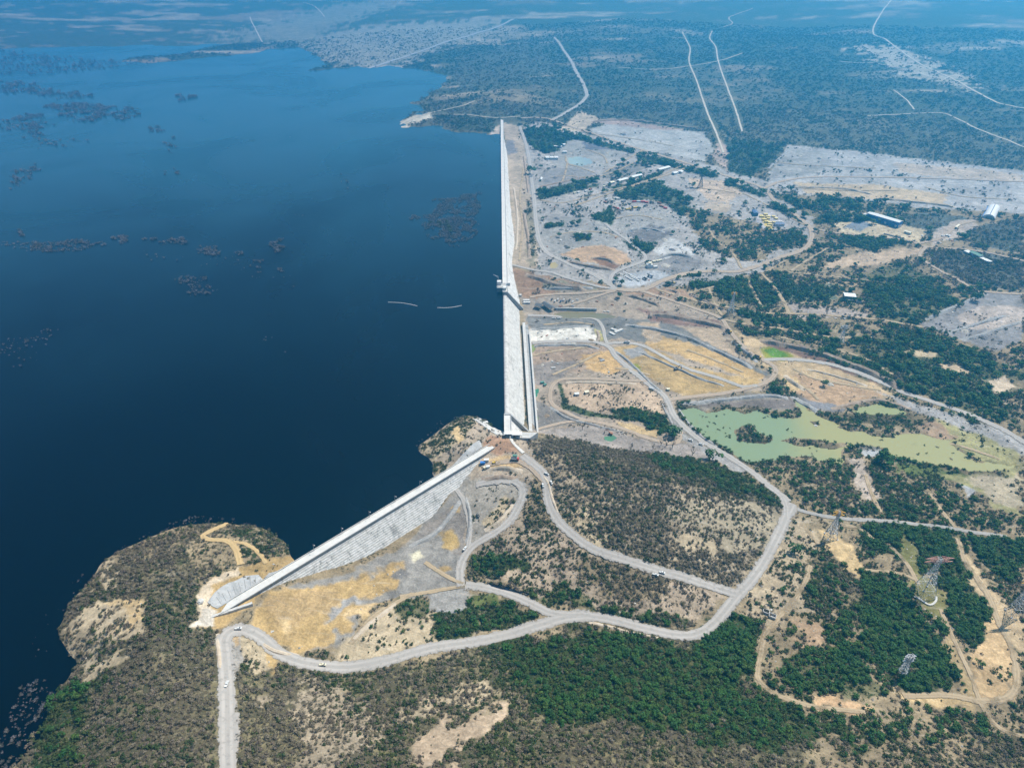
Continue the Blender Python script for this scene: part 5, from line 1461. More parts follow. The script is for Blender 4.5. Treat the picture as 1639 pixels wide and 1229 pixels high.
# sheds at the far end of the works
along = heading((985, 292), (1075, 267))
for i, (px, w) in enumerate(((876, 9), (883, 8), (890, 9))):
    shed(px, 254.5, .05, w, 15, 5, WHT, WHT, ['leftmost of three small white sheds in a row by the dark trees', 'middle one of three small white sheds in a row by the dark trees', 'rightmost of three small white sheds in a row by the dark trees'][i], group='three white sheds', nwin=2)
shed(996, 290, along, 30, 10, 4.5, CREAM, WHT, 'long low white shed, nearest the dam of the row along the tree line')
shed(1018, 284, along, 34, 10, 4.5, CREAM, WHT, 'long low white shed in the middle of the row along the tree line')
shed(1062, 272, along, 40, 11, 5, CREAM, WHT, 'longest white shed at the far right end of the row along the tree line', nwin=6)
shed(979, 294, along, 12, 8, 4, GRY, CREAM, 'short pale shed at the left end of the row of long sheds')
shed(1080, 279, along, 14, 9, 4.5, WHT, WHT, 'white house, left of a close pair beyond the long sheds')
shed(1089, 277, along + .4, 12, 10, 4.5, WHT, WHT, 'white house, right of a close pair beyond the long sheds')
shed(892, 236, heading((885,235),(899,236)), 26, 6, 3.5, WHT, WHT, 'long thin white shed below the dark square wood')
shed(902, 234, .8, 8, 8, 5, WHT, WHT, 'small white house at the corner of the dark square wood', nwin=2)
shed(904, 245, 0, 10, 9, 4.5, WHT, WHT, 'small white house by the pale green pond', nwin=2)
shed(866, 289, 1.4, 16, 4, 5, CREAM, WHT, 'narrow pale shed beside the grey road along the dam foot', nwin=2)
# blue works hall
r = heading((1390, 352), (1436, 366))
hall = shed(1414, 356, r, 68, 14, 11, BLU, WHT, 'long blue hall with a white roof in the pale yard on the right', 'hall', 'works_hall', pitch=1.6, nwin=0, door=False)
for k in range(6):
    MB().box(-28 + k * 11, -24 + k * 11, -7.06, -7.003, 0, 4.6).build('door', WHT if k % 2 else DBLU, hall)
MB().box(34.003, 34.08, -6, 6, 0, 5).build('gable_door', WHT, hall)
MB().box(-30, 30, -7.06, -7.003, 7, 8).build('window', GLS, hall)
shed(1386, 347, r, 9, 9, 5, CREAM, WHT, 'small pale annex at the left end of the blue hall', nwin=2)
tag(MB().bar(G(1414,375,1), G(1446,383,1), .6, 3.2).build('boundary_wall', C_WHITE), 'pale boundary wall along the front of the blue hall yard', 'wall')
shed(1453, 374, r, 12, 7, 4, CREAM, CREAM, 'cream store shed in the yard right of the blue hall', nwin=2)
# vaulted white hangar on the far right
p = G(1582, 350); p.z = float(sheet_z(p.x, p.y))
hg = empty('hangar', p, heading((1582, 350), (1592, 331))); tag(hg, 'white vaulted hangar with a dark ridge line at the far right', 'hangar')
pr = [(11 * math.cos(math.pi * k / 14), 8.5 * math.sin(math.pi * k / 14)) for k in range(15)]
MB().profile_x([(-11, -1.5)] + [(y, z) for y, z in pr[::-1]] + [(11, -1.5)], 0, 82).build('vault_roof', WHT, hg)
MB().profile_x([(-.7, 8.35), (-.7, 8.85), (.7, 8.85), (.7, 8.35)], -.2, 82.2).build('ridge_strip', DBLU, hg)
MB().profile_x([(10.9, -.5), (11.6, -.5), (11.6, 2.6), (10.5, 2.6)], -.1, 82.1).build('gutter', BLU, hg)
MB().box(-.12, -.003, -5, 5, -.5, 5.2).build('door', GRY, hg)
for k, (a, b) in enumerate((((1543,381),(1556,366)),)):
    container(1532, 364, heading((1528,368),(1536,360)), 22, 3.4, 3.6, CREAM, 'long cream trailer parked on the curved dirt road near the hangar', 'trailer', 'trailer')
    tag(MB().bar(G(1543,381,.8), G(1557,366,.8), .8, 2.4).build('boundary_wall', C_WHITE), 'short pale wall beside the curved dirt road near the hangar', 'wall')
for i, (px, py) in enumerate(((1509,379),(1515,378),(1519,379))):
    container(px, py, .4 * i, 6, 2.6, 2.6, WHT, ['white box cabin, leftmost of three by the dirt road below the hangar', 'white box cabin, middle of three by the dirt road below the hangar', 'white box cabin, rightmost of three by the dirt road below the hangar'][i], 'site_cabin', 'cabin')
# grey-green shed on the plain
r = heading((1349, 482), (1367, 483.5))
sh = shed(1358, 479, r, 17, 13, 8, WALLG, WHT, 'tall dark green shed with a white roof among trees on the plain', 'shed', pitch=.8, nwin=0)
MB().add([(-6,-10,3.2),(5,-10,3.2),(5,-6.6,4.2),(-6,-6.6,4.2),(-6,-10,3.4),(5,-10,3.4),(5,-6.6,4.4),(-6,-6.6,4.4)], [(3,2,1,0),(4,5,6,7),(0,1,5,4),(1,2,6,5),(2,3,7,6),(3,0,4,7)]).build('awning', GRY, sh)
MB().box(-3, 3, -6.56, -6.503, 0, 4.6).build('opening', DKST, sh)
container(1374, 484, -.4, 8, 5, 3, WHT, 'low white flat roofed cabin right of the dark green shed', 'site_cabin', 'cabin')
# green roofed house on the dark field
r = heading((1552, 404), (1572, 414))
shed(1562, 410, r, 22, 10, 4.5, WHT, GRN, 'green roofed house alone on the dark field at the right edge', 'house', 'house')
for px, py, l, w, lb in ((1549,405,12,10,'small white flat roofed block left of the green roofed house'), (1575,417,26,9,'long white flat roofed block right of the green roofed house')):
    container(px, py, r, l, w, 3, WHT, lb, 'flat_roofed_block', 'building')
# yellow machine yard
o_ = [(580,235,8),(640,295,9),(780,290,7),(850,345,7),(650,345,6),(480,290,9),(540,370,9),(600,430,8),(690,455,7),(790,445,6),(690,505,9),(650,560,8)]
lbl = ['topmost yellow container in the triangular yard', 'yellow container just below the topmost in the triangular yard', 'yellow container at the road side of the triangular yard', 'yellow container nearest the road in the triangular yard',
       'small yellow container in the middle of the triangular yard', 'yellow container at the upper left edge of the triangular yard', 'yellow container halfway down the left edge of the triangular yard',
       'yellow container low on the left edge of the triangular yard', 'yellow container beside the pale sheds in the triangular yard', 'short yellow container just left of the slate blue roof', 'yellow container at the lower end of the triangular yard', 'lowest yellow container in the triangular yard']
for i, (zx, zy, L_) in enumerate(o_):
    container(1190 + zx / 16.39, 330 + zy / 16.39, -.1, L_, 4.5, 3, YSHT, lbl[i], group='yellow containers in the triangular yard')
shed(1247, 361, -.05, 18, 10, 4.5, WHT, DBLU, 'slate blue roofed building in the triangular yard', 'building', 'yard_building', nwin=3)
container(1246, 356.5, -.05, 14, 3, 3, WHT, 'long white container behind the slate blue roofed building')
container(1238, 369.5, -.03, 14, 3, 3, WHT, 'long white container at the front of the triangular yard')
pickup(1256, 365, .5, WHT, 'white pickup parked right of the slate blue roofed building')
shed(1208, 343, heading((1204,336),(1211,348)), 22, 9, 6, DBLU, DBLU, 'dark blue shed at the left tip of the triangular yard', nwin=0)
# red and yellow plant yard
for i, (px, py, L_, m, lb) in enumerate(((1015,324,9,RED,'red container, leftmost of the red row in the plant yard'), (1022,323.5,9,WHT,'white container in the red row of the plant yard'), (1029,324,10,RED,'red container right of the white one in the plant yard'),
        (1035,325,7,RED,'red container at the right end of the red row in the plant yard'), (1006,336,12,YEL,'long yellow hopper trailer on the left in the plant yard'), (1017,333.5,11,YEL,'yellow hopper trailer on the right in the plant yard'),
        (1055,326,9,RUST,'rusty container at the upper right of the plant yard'), (1059,331,11,RUST,'long rusty container at the right of the plant yard'), (1065,334,8,RED,'red container at the lower right corner of the plant yard'),
        (969,325,10,RUST,'rusty container by the dirt road left of the plant yard'), (984,333,9,RUST,'rusty container lying along the dirt lane to the plant yard'), (989,335,5,RED,'small red container at the end of the dirt lane'), (971,320,6,WHT,'small white cabin at the top left of the plant yard'),
        (989,319.5,8,WHT,'white cabin between the trees above the plant yard'), (998,323,10,GRY,'grey container left of the red row'))):
    container(px, py, [.1,.05,0,-.1,.3,.35,-.6,-.7,-.5,-.9,-.9,-.6,.2,.1,.1][i], L_, 3.2, 3, m, lb, group='containers in the plant yard')
for i, (px, py) in enumerate(((1033,331),(1043,326),(1005,362))):
    dump_truck(px, py, [.4, -.5, .2][i], DKST if i < 2 else CREAM, DKST if i < 2 else CREAM, ['dark dump truck in the middle of the plant yard', 'dark dump truck at the top of the plant yard', 'pale dump truck on the grey pad below the plant yard'][i], 1.25)
for i, (px, py) in enumerate(((920,310),(926,309),(938,307),(945,304),(967,300),(905,306))):
    container(px, py, along, 7, 4, 3, [CREAM, WHT, WHT, RUST, CREAM, RUST][i], ['cream hut, third from the left in the row of huts by the works lane', 'white hut, left of two white ones in the row by the works lane', 'white hut, right of two white ones in the row by the works lane',
              'rusty hut near the middle of the row by the works lane', 'cream hut at the right end of the row by the works lane', 'rusty hut at the left end of the row by the works lane'][i], 'hut', 'hut', 'huts along the works lane')
# crushing plant and precast rows inside the road loop
p = G(1040, 428); p.z = float(sheet_z(p.x, p.y))
cp_ = empty('crushing_plant', p, .3); tag(cp_, 'white crushing plant with hopper and conveyors inside the road loop', 'crushing plant')
MB().box(-6, 4, -4, 4, 0, 6).build('housing', WHT, cp_)
MB().add([(-3,-3,9.5),(3,-3,9.5),(3,3,9.5),(-3,3,9.5),(-1,-1,6.003),(1,-1,6.003),(1,1,6.003),(-1,1,6.003)], [(3,2,1,0),(4,5,6,7),(0,1,5,4),(1,2,6,5),(2,3,7,6),(3,0,4,7)]).build('hopper', CREAM, cp_)
for a in (.2, 1.5, 2.9): MB().bar((3 * math.cos(a), 3 * math.sin(a), 6), (19 * math.cos(a), 19 * math.sin(a), 1), 1.4, .5).build('conveyor', CREAM, cp_)
MB().box(5, 12, -7, -3, 0, 3.5).build('cabin', WHT, cp_)
rr = heading((997, 438), (1022, 453))
for i, (px, py, n) in enumerate(((1003, 444, 9), (1010, 441.5, 10), (1017, 447, 6))):
    p = G(px, py); p.z = float(sheet_z(p.x, p.y))
    o = empty('precast_stack', p, rr); tag(o, ['row of white precast slabs nearest the road loop', 'middle row of white precast slabs inside the road loop', 'short row of white precast slabs farthest inside the road loop'][i], 'slab row')
    sm = MB().box(-1.6, 1.6, -1.5, 1.5, 0, 1.3).mesh('slab')
    for k in range(n):
        q = link('slab', sm, C_WHITE if k == 0 else None, o); q.location = ((k - n / 2) * 3.7, rng.uniform(-.4, .4), 0)
dump_truck(1032, 447.5, 2.2, WHT, DKST, 'white cab dump truck by the slab rows in the road loop', 1.2)
dump_truck(1041, 443.5, 2.6, DKST, GRY, 'dark dump truck right of the crushing plant', 1.2)
for i, (px, py) in enumerate(((1047,420),(1053,419),(1057,418))):
    container(px, py, .35, 6.5, 3, 3, CREAM, ['cream container nearest the crushing plant', 'cream container between its two neighbours by the crushing plant', 'cream container farthest right of the crushing plant'][i])
# works at the spillway toe
for i in range(8):
    px = 883.5 + i * 4.7; py = 480 + (i % 2) * 2.6 + .2 * i
    pickup(px, py, 1.2 + .1 * (i % 3), [DKST, WHT, WHT, DBLU, WHT, DKST, DKST, WHT][i], ['%s pickup, %s from the left of the cars parked below the spillway' % (c, k) for c, k in zip(('dark','white','white','dark blue','white','dark','dark','white'), ('first','second','third','fourth','fifth','sixth','seventh','eighth'))][i], 'cars parked below the spillway', 1.15)
container(842.5, 482.5, 0, 10, 3, 3, WHT, 'white site cabin, upper of two against the dam toe', 'site_cabin', 'cabin')
container(843, 486, 0, 11, 3, 3, WHT, 'white site cabin, lower of two against the dam toe', 'site_cabin', 'cabin')
container(833, 474, .3, 3.5, 3, 2.8, WHT, 'small white cabin above the two cabins at the dam toe', 'site_cabin', 'cabin')
for i, (a, b) in enumerate((((857,492),(868,495)), ((870,489),(885,499)))):
    pa, pb = G(*a), G(*b); m_ = (pa + pb) / 2; m_.z = float(sheet_z(m_.x, m_.y)); L_ = (pb - pa).xy.length
    o = empty('steel_canopy', m_, math.atan2(pb.y - pa.y, pb.x - pa.x)); tag(o, ['black steel canopy nearest the dam toe', 'longer black steel canopy running down to the outlet channel'][i], 'canopy')
    MB().profile_x([(-5, 6), (0, 8), (5, 6), (5, 6.3), (0, 8.3), (-5, 6.3)], -L_/2, L_/2).build('roof', DKST, o)
    pm = MB().box(-.25, .25, -.25, .25, -1, 6.1).mesh('post')
    for k in range(4):
        for y in (-4.5, 4.5):
            q = link('post', pm, DKST if (k, y) == (0, -4.5) else None, o); q.location = (-L_/2 + .5 + k * (L_ - 1) / 3, y, 0)
ws, we = G(887, 496), G(955, 498); wd = we - ws
o = empty('channel_wall', (ws.x, ws.y, float(sheet_z(ws.x, ws.y))), math.atan2(wd.y, wd.x)); tag(o, 'long pale concrete wall of the outlet channel below the spillway', 'wall')
MB().box(0, wd.xy.length, -.8, .8, -2, 4.2).build('wall', C_WHITE, o)
bm_ = MB().box(-.35, .35, -1.5, -.803, -1, 3.8).mesh('buttress')
for k in range(14):
    q = link('buttress', bm_, C_BODY if k == 0 else None, o); q.location = ((k + .5) * wd.xy.length / 14, 0, 0)
pickup(886.5, 510.5, 0, WHT, 'white pickup, left of two on the grey bank road by the brown pool'); pickup(895, 510.5, 0, WHT, 'white pickup, right of two on the grey bank road by the brown pool')
tag(dump_truck(1003, 549.5, -.05, WHT, WHT, 'x', 1.1), 'white dump truck at the left end of the ochre terraces')
for px, py, rz, lb in ((1212,573.5,-.75,'yellow dump truck on the bend by the green field'), (1166,532,-1.1,'dark yellow dump truck on the haul road above the ochre field'), (1075,456,.3,'dump truck on the wide dirt road above the outlet')):
    dump_truck(px, py, rz, YEL, DKST, lb, 1.35)
excavator(1082, 592, .4, DKST, 'dark excavator alone on the ochre terrace', 1.2)
excavator(977, 696.5, 2.8, RUST, 'rusty red excavator beside the small green pool', 1.1)
container(923, 632.5, .1, 6, 4, 3, WHT, 'small white hut on the left of the pink loop of ground', 'hut', 'hut'); container(939, 629.5, .4, 6, 4, 3, CREAM, 'small cream hut on the right of the pink loop of ground', 'hut', 'hut')
container(868, 613, .2, 5, 3, 2.4, GRN, 'green tank, upper of two by the turquoise ditch pool', 'tank', 'tank'); container(872, 617, .8, 4, 3, 2.2, GRN, 'green tank, lower of two by the turquoise ditch pool', 'tank', 'tank')
container(1043, 623, -.6, 7, 4, 2.4, GRY, 'grey tarpaulin covered load beside the haul road junction', 'covered_load', 'load')
container(1069, 624.5, 0, 4, 3, 2.6, CREAM, 'small cream hut at the haul road junction', 'hut', 'hut')
for i, (a, b) in enumerate((((978,527),(990,531)), ((984,533),(996,528)), ((976,533),(984,537)))):
    pa, pb = G(*a), G(*b); pa.z += 1; pb.z += 1
    tag(MB().bar(pa, pb, 4.5, 2).build('concrete_block', C_WHITE), ['pale concrete block, topmost of three crossing on the dark gravel', 'pale concrete block crossing under the topmost on the dark gravel', 'pale concrete block lowest on the dark gravel'][i], 'concrete block')
# spillway control house on the dam crest
dA = (A1 - A0).normalized()
def on_A(s, t, z):          # t positive towards the water
    n = Vector((-dA.y, dA.x, 0)); p = Vector((A0.x, A0.y, 0)) + dA * s + n * t; p.z = z; return p
sT = s_of(A0, A1, 806, 458)
ct = empty('control_tower', on_A(sT, 0, CREST), math.atan2(dA.y, dA.x)); tag(ct, 'white control tower with cabins and a mast on the dam crest above the spillway', 'control tower')
MB().box(-9, 9, 3.803, 13, -34, -1).build('intake_shaft', C_BODY, ct)
MB().box(-9, 9, -3.5, 13.5, .01, .9).build('deck', C_WHITE, ct)
MB().box(2, 9, 6, 13, .9, 6.5).build('gate_house', WHT, ct); MB().box(3, 5.5, 13.003, 13.06, 2.2, 4).build('window', GLS, ct)
MB().box(-16, -9.5, -1.5, 3.2, .01, 4.4).build('cabin', WHT, ct); MB().box(2, 7, -8, -3.6, -1, 4.5).build('stair_house', WHT, ct)
MB().bar((8, 11, 6.5), (8, 11, 13), .5).bar((8, 11, 13), (11, 19, 15), .4).bar((8, 11, 10.5), (10, 16, 14), .3).build('crane_mast', STEEL, ct)
for x in (-6, -2): MB().box(x - .4, x + .4, -3, 13, 5.4, 6.0).box(x - .4, x + .4, -3, -2.4, .9, 5.4).box(x - .4, x + .4, 12.4, 13, .9, 5.4).build('gantry_frame', GRY, ct)
# landing platform and two white roofs at the near end of the long dam
zP = 38.2
def plat_poly(px): return [tuple(float(v) for v in plane_xy(x, y, zP)) for x, y in px]
tag(MB().prism(plat_poly([(806,691),(861,692),(848,701),(806,700)]), 16, zP).build('concrete_platform', C_WHITE), 'pale concrete platform at the near end of the long dam', 'platform')
for i, (c, l, w, h) in enumerate((((813.5, 695.5), 8.6, 6.0, 5.0), ((828, 696), 10.5, 7.0, 4.4))):
    x, y = [float(v) for v in plane_xy(c[0], c[1], zP + h * .5)]
    o = empty('open_shelter', (x, y, zP), -.02); tag(o, ['smaller white roofed shelter on the platform at the dam end', 'larger white roofed shelter on the platform, right of the smaller one'][i], 'shelter')
    MB().box(-l/2, l/2, -w/2, w/2, h, h + .35).build('roof', WHT, o)
    MB().box(-l/2 + .3, l/2 - .3, w/2 - .6, w/2 - .3, 0, h).build('back_wall', GRY, o)
    pm = MB().box(-.15, .15, -.15, .15, 0, h).mesh('post')
    for k in range(4):
        q = link('post', pm, GRY if k == 0 else None, o); q.location = (-l/2 + .4 + k * (l - .8) / 3, -w/2 + .4, 0)
# saddle camp
dump_truck(824, 737, -.12, RED, GRY, 'red cab truck parked on the ochre bench above the bend', 1.15)
container(824, 731.5, -.05, 4.5, 2.6, 2.6, GRN, 'green container behind the red cab truck')
container(772.5, 742.5, .1, 5, 3.2, 2.8, BLU, 'bright blue container on the bench by the dam end')
container(778.5, 738.5, .1, 5, 3, 3, WHT, 'white container just right of the bright blue one')
excavator(791, 741.5, .1, YEL, 'yellow excavator on the bench right of the blue container', .8)
container(781, 748.5, .3, 4, 2.6, 2.4, WHT, 'white cabin below the blue container', 'site_cabin', 'cabin'); container(776, 750, .5, 3, 2.4, 2.4, CREAM, 'cream cabin lowest below the blue container', 'site_cabin', 'cabin')
pickup(875, 759.5, -.7, WHT, 'white pickup on the outside of the haul road bend'); pickup(882.5, 773.5, -1.3, WHT, 'white pickup at the right verge below the haul road bend'); pickup(869, 778, -1.4, WHT, 'white pickup at the left verge below the haul road bend')
pickup(1049, 921, -.35, WHT, 'white pickup parked on the verge halfway down the haul road'); pickup(1059.5, 917.5, -.3, WHT, 'white pickup driving halfway down the haul road')
pickup(382, 1007, .1, WHT, 'white pickup on the curve under the left end of the slanting dam'); pickup(517, 1065, 0, CREAM, 'cream pickup on the lower road under the ochre pad')
pickup(744, 879, 1.1, WHT, 'white pickup on the steep ramp beside the grey pad'); pickup(765, 826, 2, DKST, 'dark pickup on the gravel between the ramps'); pickup(1122, 712, -.7, WHT, 'white pickup on the pond side road')
pickup(1105, 705.5, -.6, WHT, 'white pickup stopped where the dirt road meets the pond road')
pickup(363.5, 1096, 1.57, WHT, 'white pickup on the straight road at the bottom left')
# ruined white huts by the track
for i, (px, py, l) in enumerate(((1226, 980, 5), (1236, 987, 5.5))):
    p = G(px, py); p.z = float(sheet_z(p.x, p.y)); o = empty('ruined_hut', p, -.5); tag(o, ['roofless white ruined hut, upper left of two by the track', 'roofless white ruined hut, lower right of two by the track'][i], 'ruin')
    for a, b in (((-l/2,-2),(l/2,-2)), ((l/2,-2),(l/2,2)), ((l/2,2),(-l/2,2)), ((-l/2,2),(-l/2,-2))):
        MB().bar((*a, 1.1), (*b, 1.1), .4, 2.4).build('wall', C_WHITE, o)
    MB().box(-l/2 + .3, l/2 - .3, -1.7, 1.7, 0, .25).build('floor_slab', BRICK, o)

# ------------------------------------------------------------------ lattice pylons
def pylon(base, top, half, arms, armmat, label, arm_half=11, foot=True, waist=.22, wire=.34, bodymat=None):
    bp = G(*base); bp.z = float(sheet_z(bp.x, bp.y))
    v = (top[1] - 614.5) / F                      # height that brings the top to its place over this base
    zc_k = lambda h: (CAM_H - bp.z - h)
    u_ = bp.y; a_, b_ = SP + v * CP, CP - v * SP
    H = CAM_H - bp.z - u_ * a_ / b_
    H = max(18, min(H, 62))
    o = empty('pylon', bp, heading((base[0] - 8, base[1]), (base[0] + 8, base[1])) ); tag(o, label, 'pylon')
    bm_ = bodymat or STEEL
    lv = [0, .2, .37, .51, .63, .73, .81, .88, .94, 1.0]
    hw = [half * (1 - (1 - waist) * min(1, l / .73)) for l in lv]
    mb = MB(); cs = ((-1,-1),(1,-1),(1,1),(-1,1))
    for i in range(len(lv) - 1):
        z0, z1 = lv[i] * H, lv[i + 1] * H; w0, w1 = hw[i], hw[i + 1]
        for k in range(4):
            a = cs[k]; b = cs[(k + 1) % 4]
            mb.bar((a[0]*w0, a[1]*w0, z0), (a[0]*w1, a[1]*w1, z1), wire)
            mb.bar((a[0]*w0, a[1]*w0, z0), (b[0]*w1, b[1]*w1, z1), wire * .7); mb.bar((b[0]*w0, b[1]*w0, z0), (a[0]*w1, a[1]*w1, z1), wire * .7)
            mb.bar((a[0]*w1, a[1]*w1, z1), (b[0]*w1, b[1]*w1, z1), wire * .7)
    mb.build('lattice_body', bm_, o)
    w = hw[-1]
    for zf in arms:
        z = H * zf; ah = arm_half
        m2 = MB()
        for s in (-1, 1):
            for y in (-w, w):
                m2.bar((s*w, y, z), (s*ah, 0, z), wire); m2.bar((s*w, y, z + 1.8), (s*ah, 0, z), wire)
            for k in range(4):
                f0, f1 = k / 4, (k + 1) / 4; xa, xb = s * (w + (ah - w) * f0), s * (w + (ah - w) * f1)
                m2.bar((xa, w * (1 - f0), z), (xb, -w * (1 - f1), z), wire * .8); m2.bar((xa, -w * (1 - f0), z), (xb, w * (1 - f1), z), wire * .8)
                m2.bar((xa, 0, z + 1.8 * (1 - f0)), (xb, 0, z), wire * .8)
        m2.build('crossarm', armmat, o)
    if foot:
        fm = MB().cyl((0, 0), 1.1, -.5, .7, 10, .9).mesh('footing')
        for k in range(4):
            q = link('footing', fm, C_WHITE if k == 0 else None, o); q.location = (cs[k][0] * half, cs[k][1] * half, 0)
    return o
pylon((1330, 859), (1347, 819), 4.6, (.86, .97), AMB, 'grey lattice pylon with amber crossarms above the bare ochre slope', 6, waist=.2)
pylon((1478, 949), (1508, 893), 7.2, (.9, .985), ORG, 'tall lattice pylon with wide red crossarms among the dense trees', 12.5, waist=.2, wire=.28)
pylon((1443, 1079), (1452.5, 1049), 2.8, (.72, .84, .96), STEEL, 'small grey lattice mast standing inside the tree plot', 4.5, False, .45, .3)
pylon((1622, 982), (1633, 927), 4.4, (.9, .98), AMB, 'lattice pylon with amber crossarms at the right edge', 9, waist=.2, wire=.28)
pylon((1169, 503), (1170, 468), 4.6, (.9, .97), AMB, 'grey pylon with a yellow top among scrub on the plain', 5, waist=.25, wire=.4)
pylon((1345, 549), (1348, 521), 4.2, (.85, .95), STEEL, 'faint grey pylon at the edge of the far right wood', 6, False, .25, .3)
pylon((1121, 300), (1124, 280), 4.8, (.85, .95), DKST, 'thin dark pylon beside the tan yards in the distance', 7, False, .25, .45, DKST)
# white rope ring of stones under the red topped pylon
pl = smooth_line([(1463,955),(1470,958),(1476,962),(1486,968),(1493,967),(1498,961),(1498,955)], 1)
pl3 = smooth_line(poly_at([(1463,955),(1470,958),(1476,962),(1486,968),(1493,967),(1498,961),(1498,955)]), 1.6)
mb = MB()
for i in range(len(pl3) - 1):
    a = Vector((*pl3[i], float(sheet_z(*pl3[i])) + .5)); b = Vector((*pl3[i + 1], float(sheet_z(*pl3[i + 1])) + .5)); mb.bar(a, b, 1.7, .9)
tag(mb.build('kerb_wall', C_WHITE), 'curved white concrete kerb round the foot of the red topped pylon', 'kerb')

# ------------------------------------------------------------------ dead trees, lone trees, boulders
def dead_tree(px, py, h, seed, label):
    g = np.random.default_rng(seed); p = G(px, py); p.z = float(sheet_z(p.x, p.y)) - .1
    o = empty('dead_tree', p, 0); tag(o, label, 'dead tree')
    MB().cyl((0, 0), .38, 0, h * .55, 7, .24).build('trunk', M_BARK, o)
    mb = MB()
    for k in range(7):
        a = g.uniform(0, 6.28); z = h * g.uniform(.3, .55); q = Vector((math.cos(a) * h * .22, math.sin(a) * h * .22, z + h * .2)); e = q + Vector((math.cos(a) * h * .08, math.sin(a) * h * .08, h * .3))
        mb.bar((0, 0, z), q, .26); mb.bar(q, e, .17); mb.bar(q, q + Vector((math.sin(a) * h * .12, math.cos(a) * h * .12, h * .15)), .14)
    mb.build('branches', M_BARK, o)
for i, (px, py, h, lb) in enumerate(((1058,713,9,'bare dead tree, leftmost of the row above the ridge'), (1066,714,10,'tall bare dead tree, second in the row above the ridge'), (1076,717,10,'tall bare dead tree, third in the row above the ridge'),
        (1108,729,9,'bushy dead tree right of the row above the ridge'), (1045,720,7,'small bare dead tree behind the ridge crest'), (932,688,11,'twin stemmed dead tree alone on the dirt ring road'), (1254,741,12,'bare dead tree at the near shore of the green pond'), (1012,715,6,'low dead tree behind the middle of the ridge'))):
    dead_tree(px, py, h, 300 + i, lb)
def lone_tree(px, py, r, label, hf=1.0):
    p = G(px, py); p.z = float(sheet_z(p.x, p.y))
    o = empty('tree', p, rng.random() * 6); o.scale = (r, r, r * hf); tag(o, label, 'tree')
    link('crown', tree_me[rng.integers(4)], None, o).location = (0, 0, .35); link('trunk', trunk_me, None, o)
for px, py, r, lb in ((1077,697,7.5,'big round dark tree on the corner where the dirt road meets the pond road'), (1136,736,7,'round dark green tree at the road verge by the pond'), (848,279,11,'dark round tree clump beside the road along the dam foot') ,
        (1410,742,9,'tall dark tree above the pale rock by the pond'), (1560,482,8,'dark lone tree left of the striped grey tailings'), (1397,360,7,'dark round tree beside the blue hall yard'), (1108,300,7,'lone dark tree by the tan yards'),
        (1245,626,5,'small dark tree at the hairpin of the haul road'), (1318,618,5,'dark bush like tree on the tan bank above the pond'), (895,380,5,'lone dark tree on the blue grey pad, leftmost'), (915,362,6,'dark tree at the top of the blue grey pad'), (925,360,7,'larger dark tree in the clump on the blue grey pad'),
        (992,476,5,'small dark tree by the road fork'), (985,450,5,'dark tree inside the road loop, upper'), (994,456,6,'dark tree inside the road loop, lower'), (1272,884,5.5,'dark round tree alone on the pale flat left of the ochre slope')):
    lone_tree(px, py, r, lb)
def boulder(px, py, r, label, mat):
    g = np.random.default_rng(int(px * 7 + py)); bm = bmesh.new(); bmesh.ops.create_icosphere(bm, subdivisions=2, radius=1)
    for v in bm.verts: v.co *= g.uniform(.75, 1.15); v.co.z *= .6
    me = bpy.data.meshes.new('boulder'); bm.to_mesh(me); bm.free()
    o = link('boulder', me, mat); p = G(px, py); o.location = (p.x, p.y, float(sheet_z(p.x, p.y)) + r * .2); o.scale = (r, r, r); tag(o, label, 'boulder')
boulder(321, 963, 3, 'white boulder at the far left end of the slanting dam', C_WHITE)
boulder(1306, 682, 2.4, 'pale boulder on the scrubby islet in the green pond', C_WHITE)

# ------------------------------------------------------------------ spoil heaps in the yards
M_HEAP = [mat_noisy('dark_gravel_heap', (.17,.17,.18), (.11,.11,.12), .5), mat_noisy('pale_sand_heap', (.46,.42,.36), (.36,.33,.28), .5), mat_noisy('brown_earth_heap', (.28,.21,.14), (.20,.15,.10), .5)]
def heap_mesh(seed, mat):
    g = np.random.default_rng(seed); n = 14; vs = [(g.uniform(-.15, .15), g.uniform(-.15, .15), .55)]; fs = []
    for r_i, (r0, z0) in enumerate(((.35, .42), (.7, .18), (1.0, -.08))):
        for k in range(n):
            a = 6.2832 * k / n; rr2 = r0 * g.uniform(.82, 1.18); vs.append((rr2 * math.cos(a), rr2 * math.sin(a), z0 * g.uniform(.85, 1.15)))
    for k in range(n):
        fs.append((0, 1 + k, 1 + (k + 1) % n))
        for q in range(2): fs.append((1 + q*n + k, 1 + (q+1)*n + k, 1 + (q+1)*n + (k+1) % n, 1 + q*n + (k+1) % n))
    me = bpy.data.meshes.new('spoil_heap'); me.from_pydata(vs, [], fs); me.materials.append(mat); return me
heap_me = [[heap_mesh(400 + i + 10 * j, M_HEAP[j]) for i in range(3)] for j in range(3)]
hl = ['dark grey gravel heap in the works yards', 'pale sand heap in the works yards', 'brown earth heap on the valley floor']
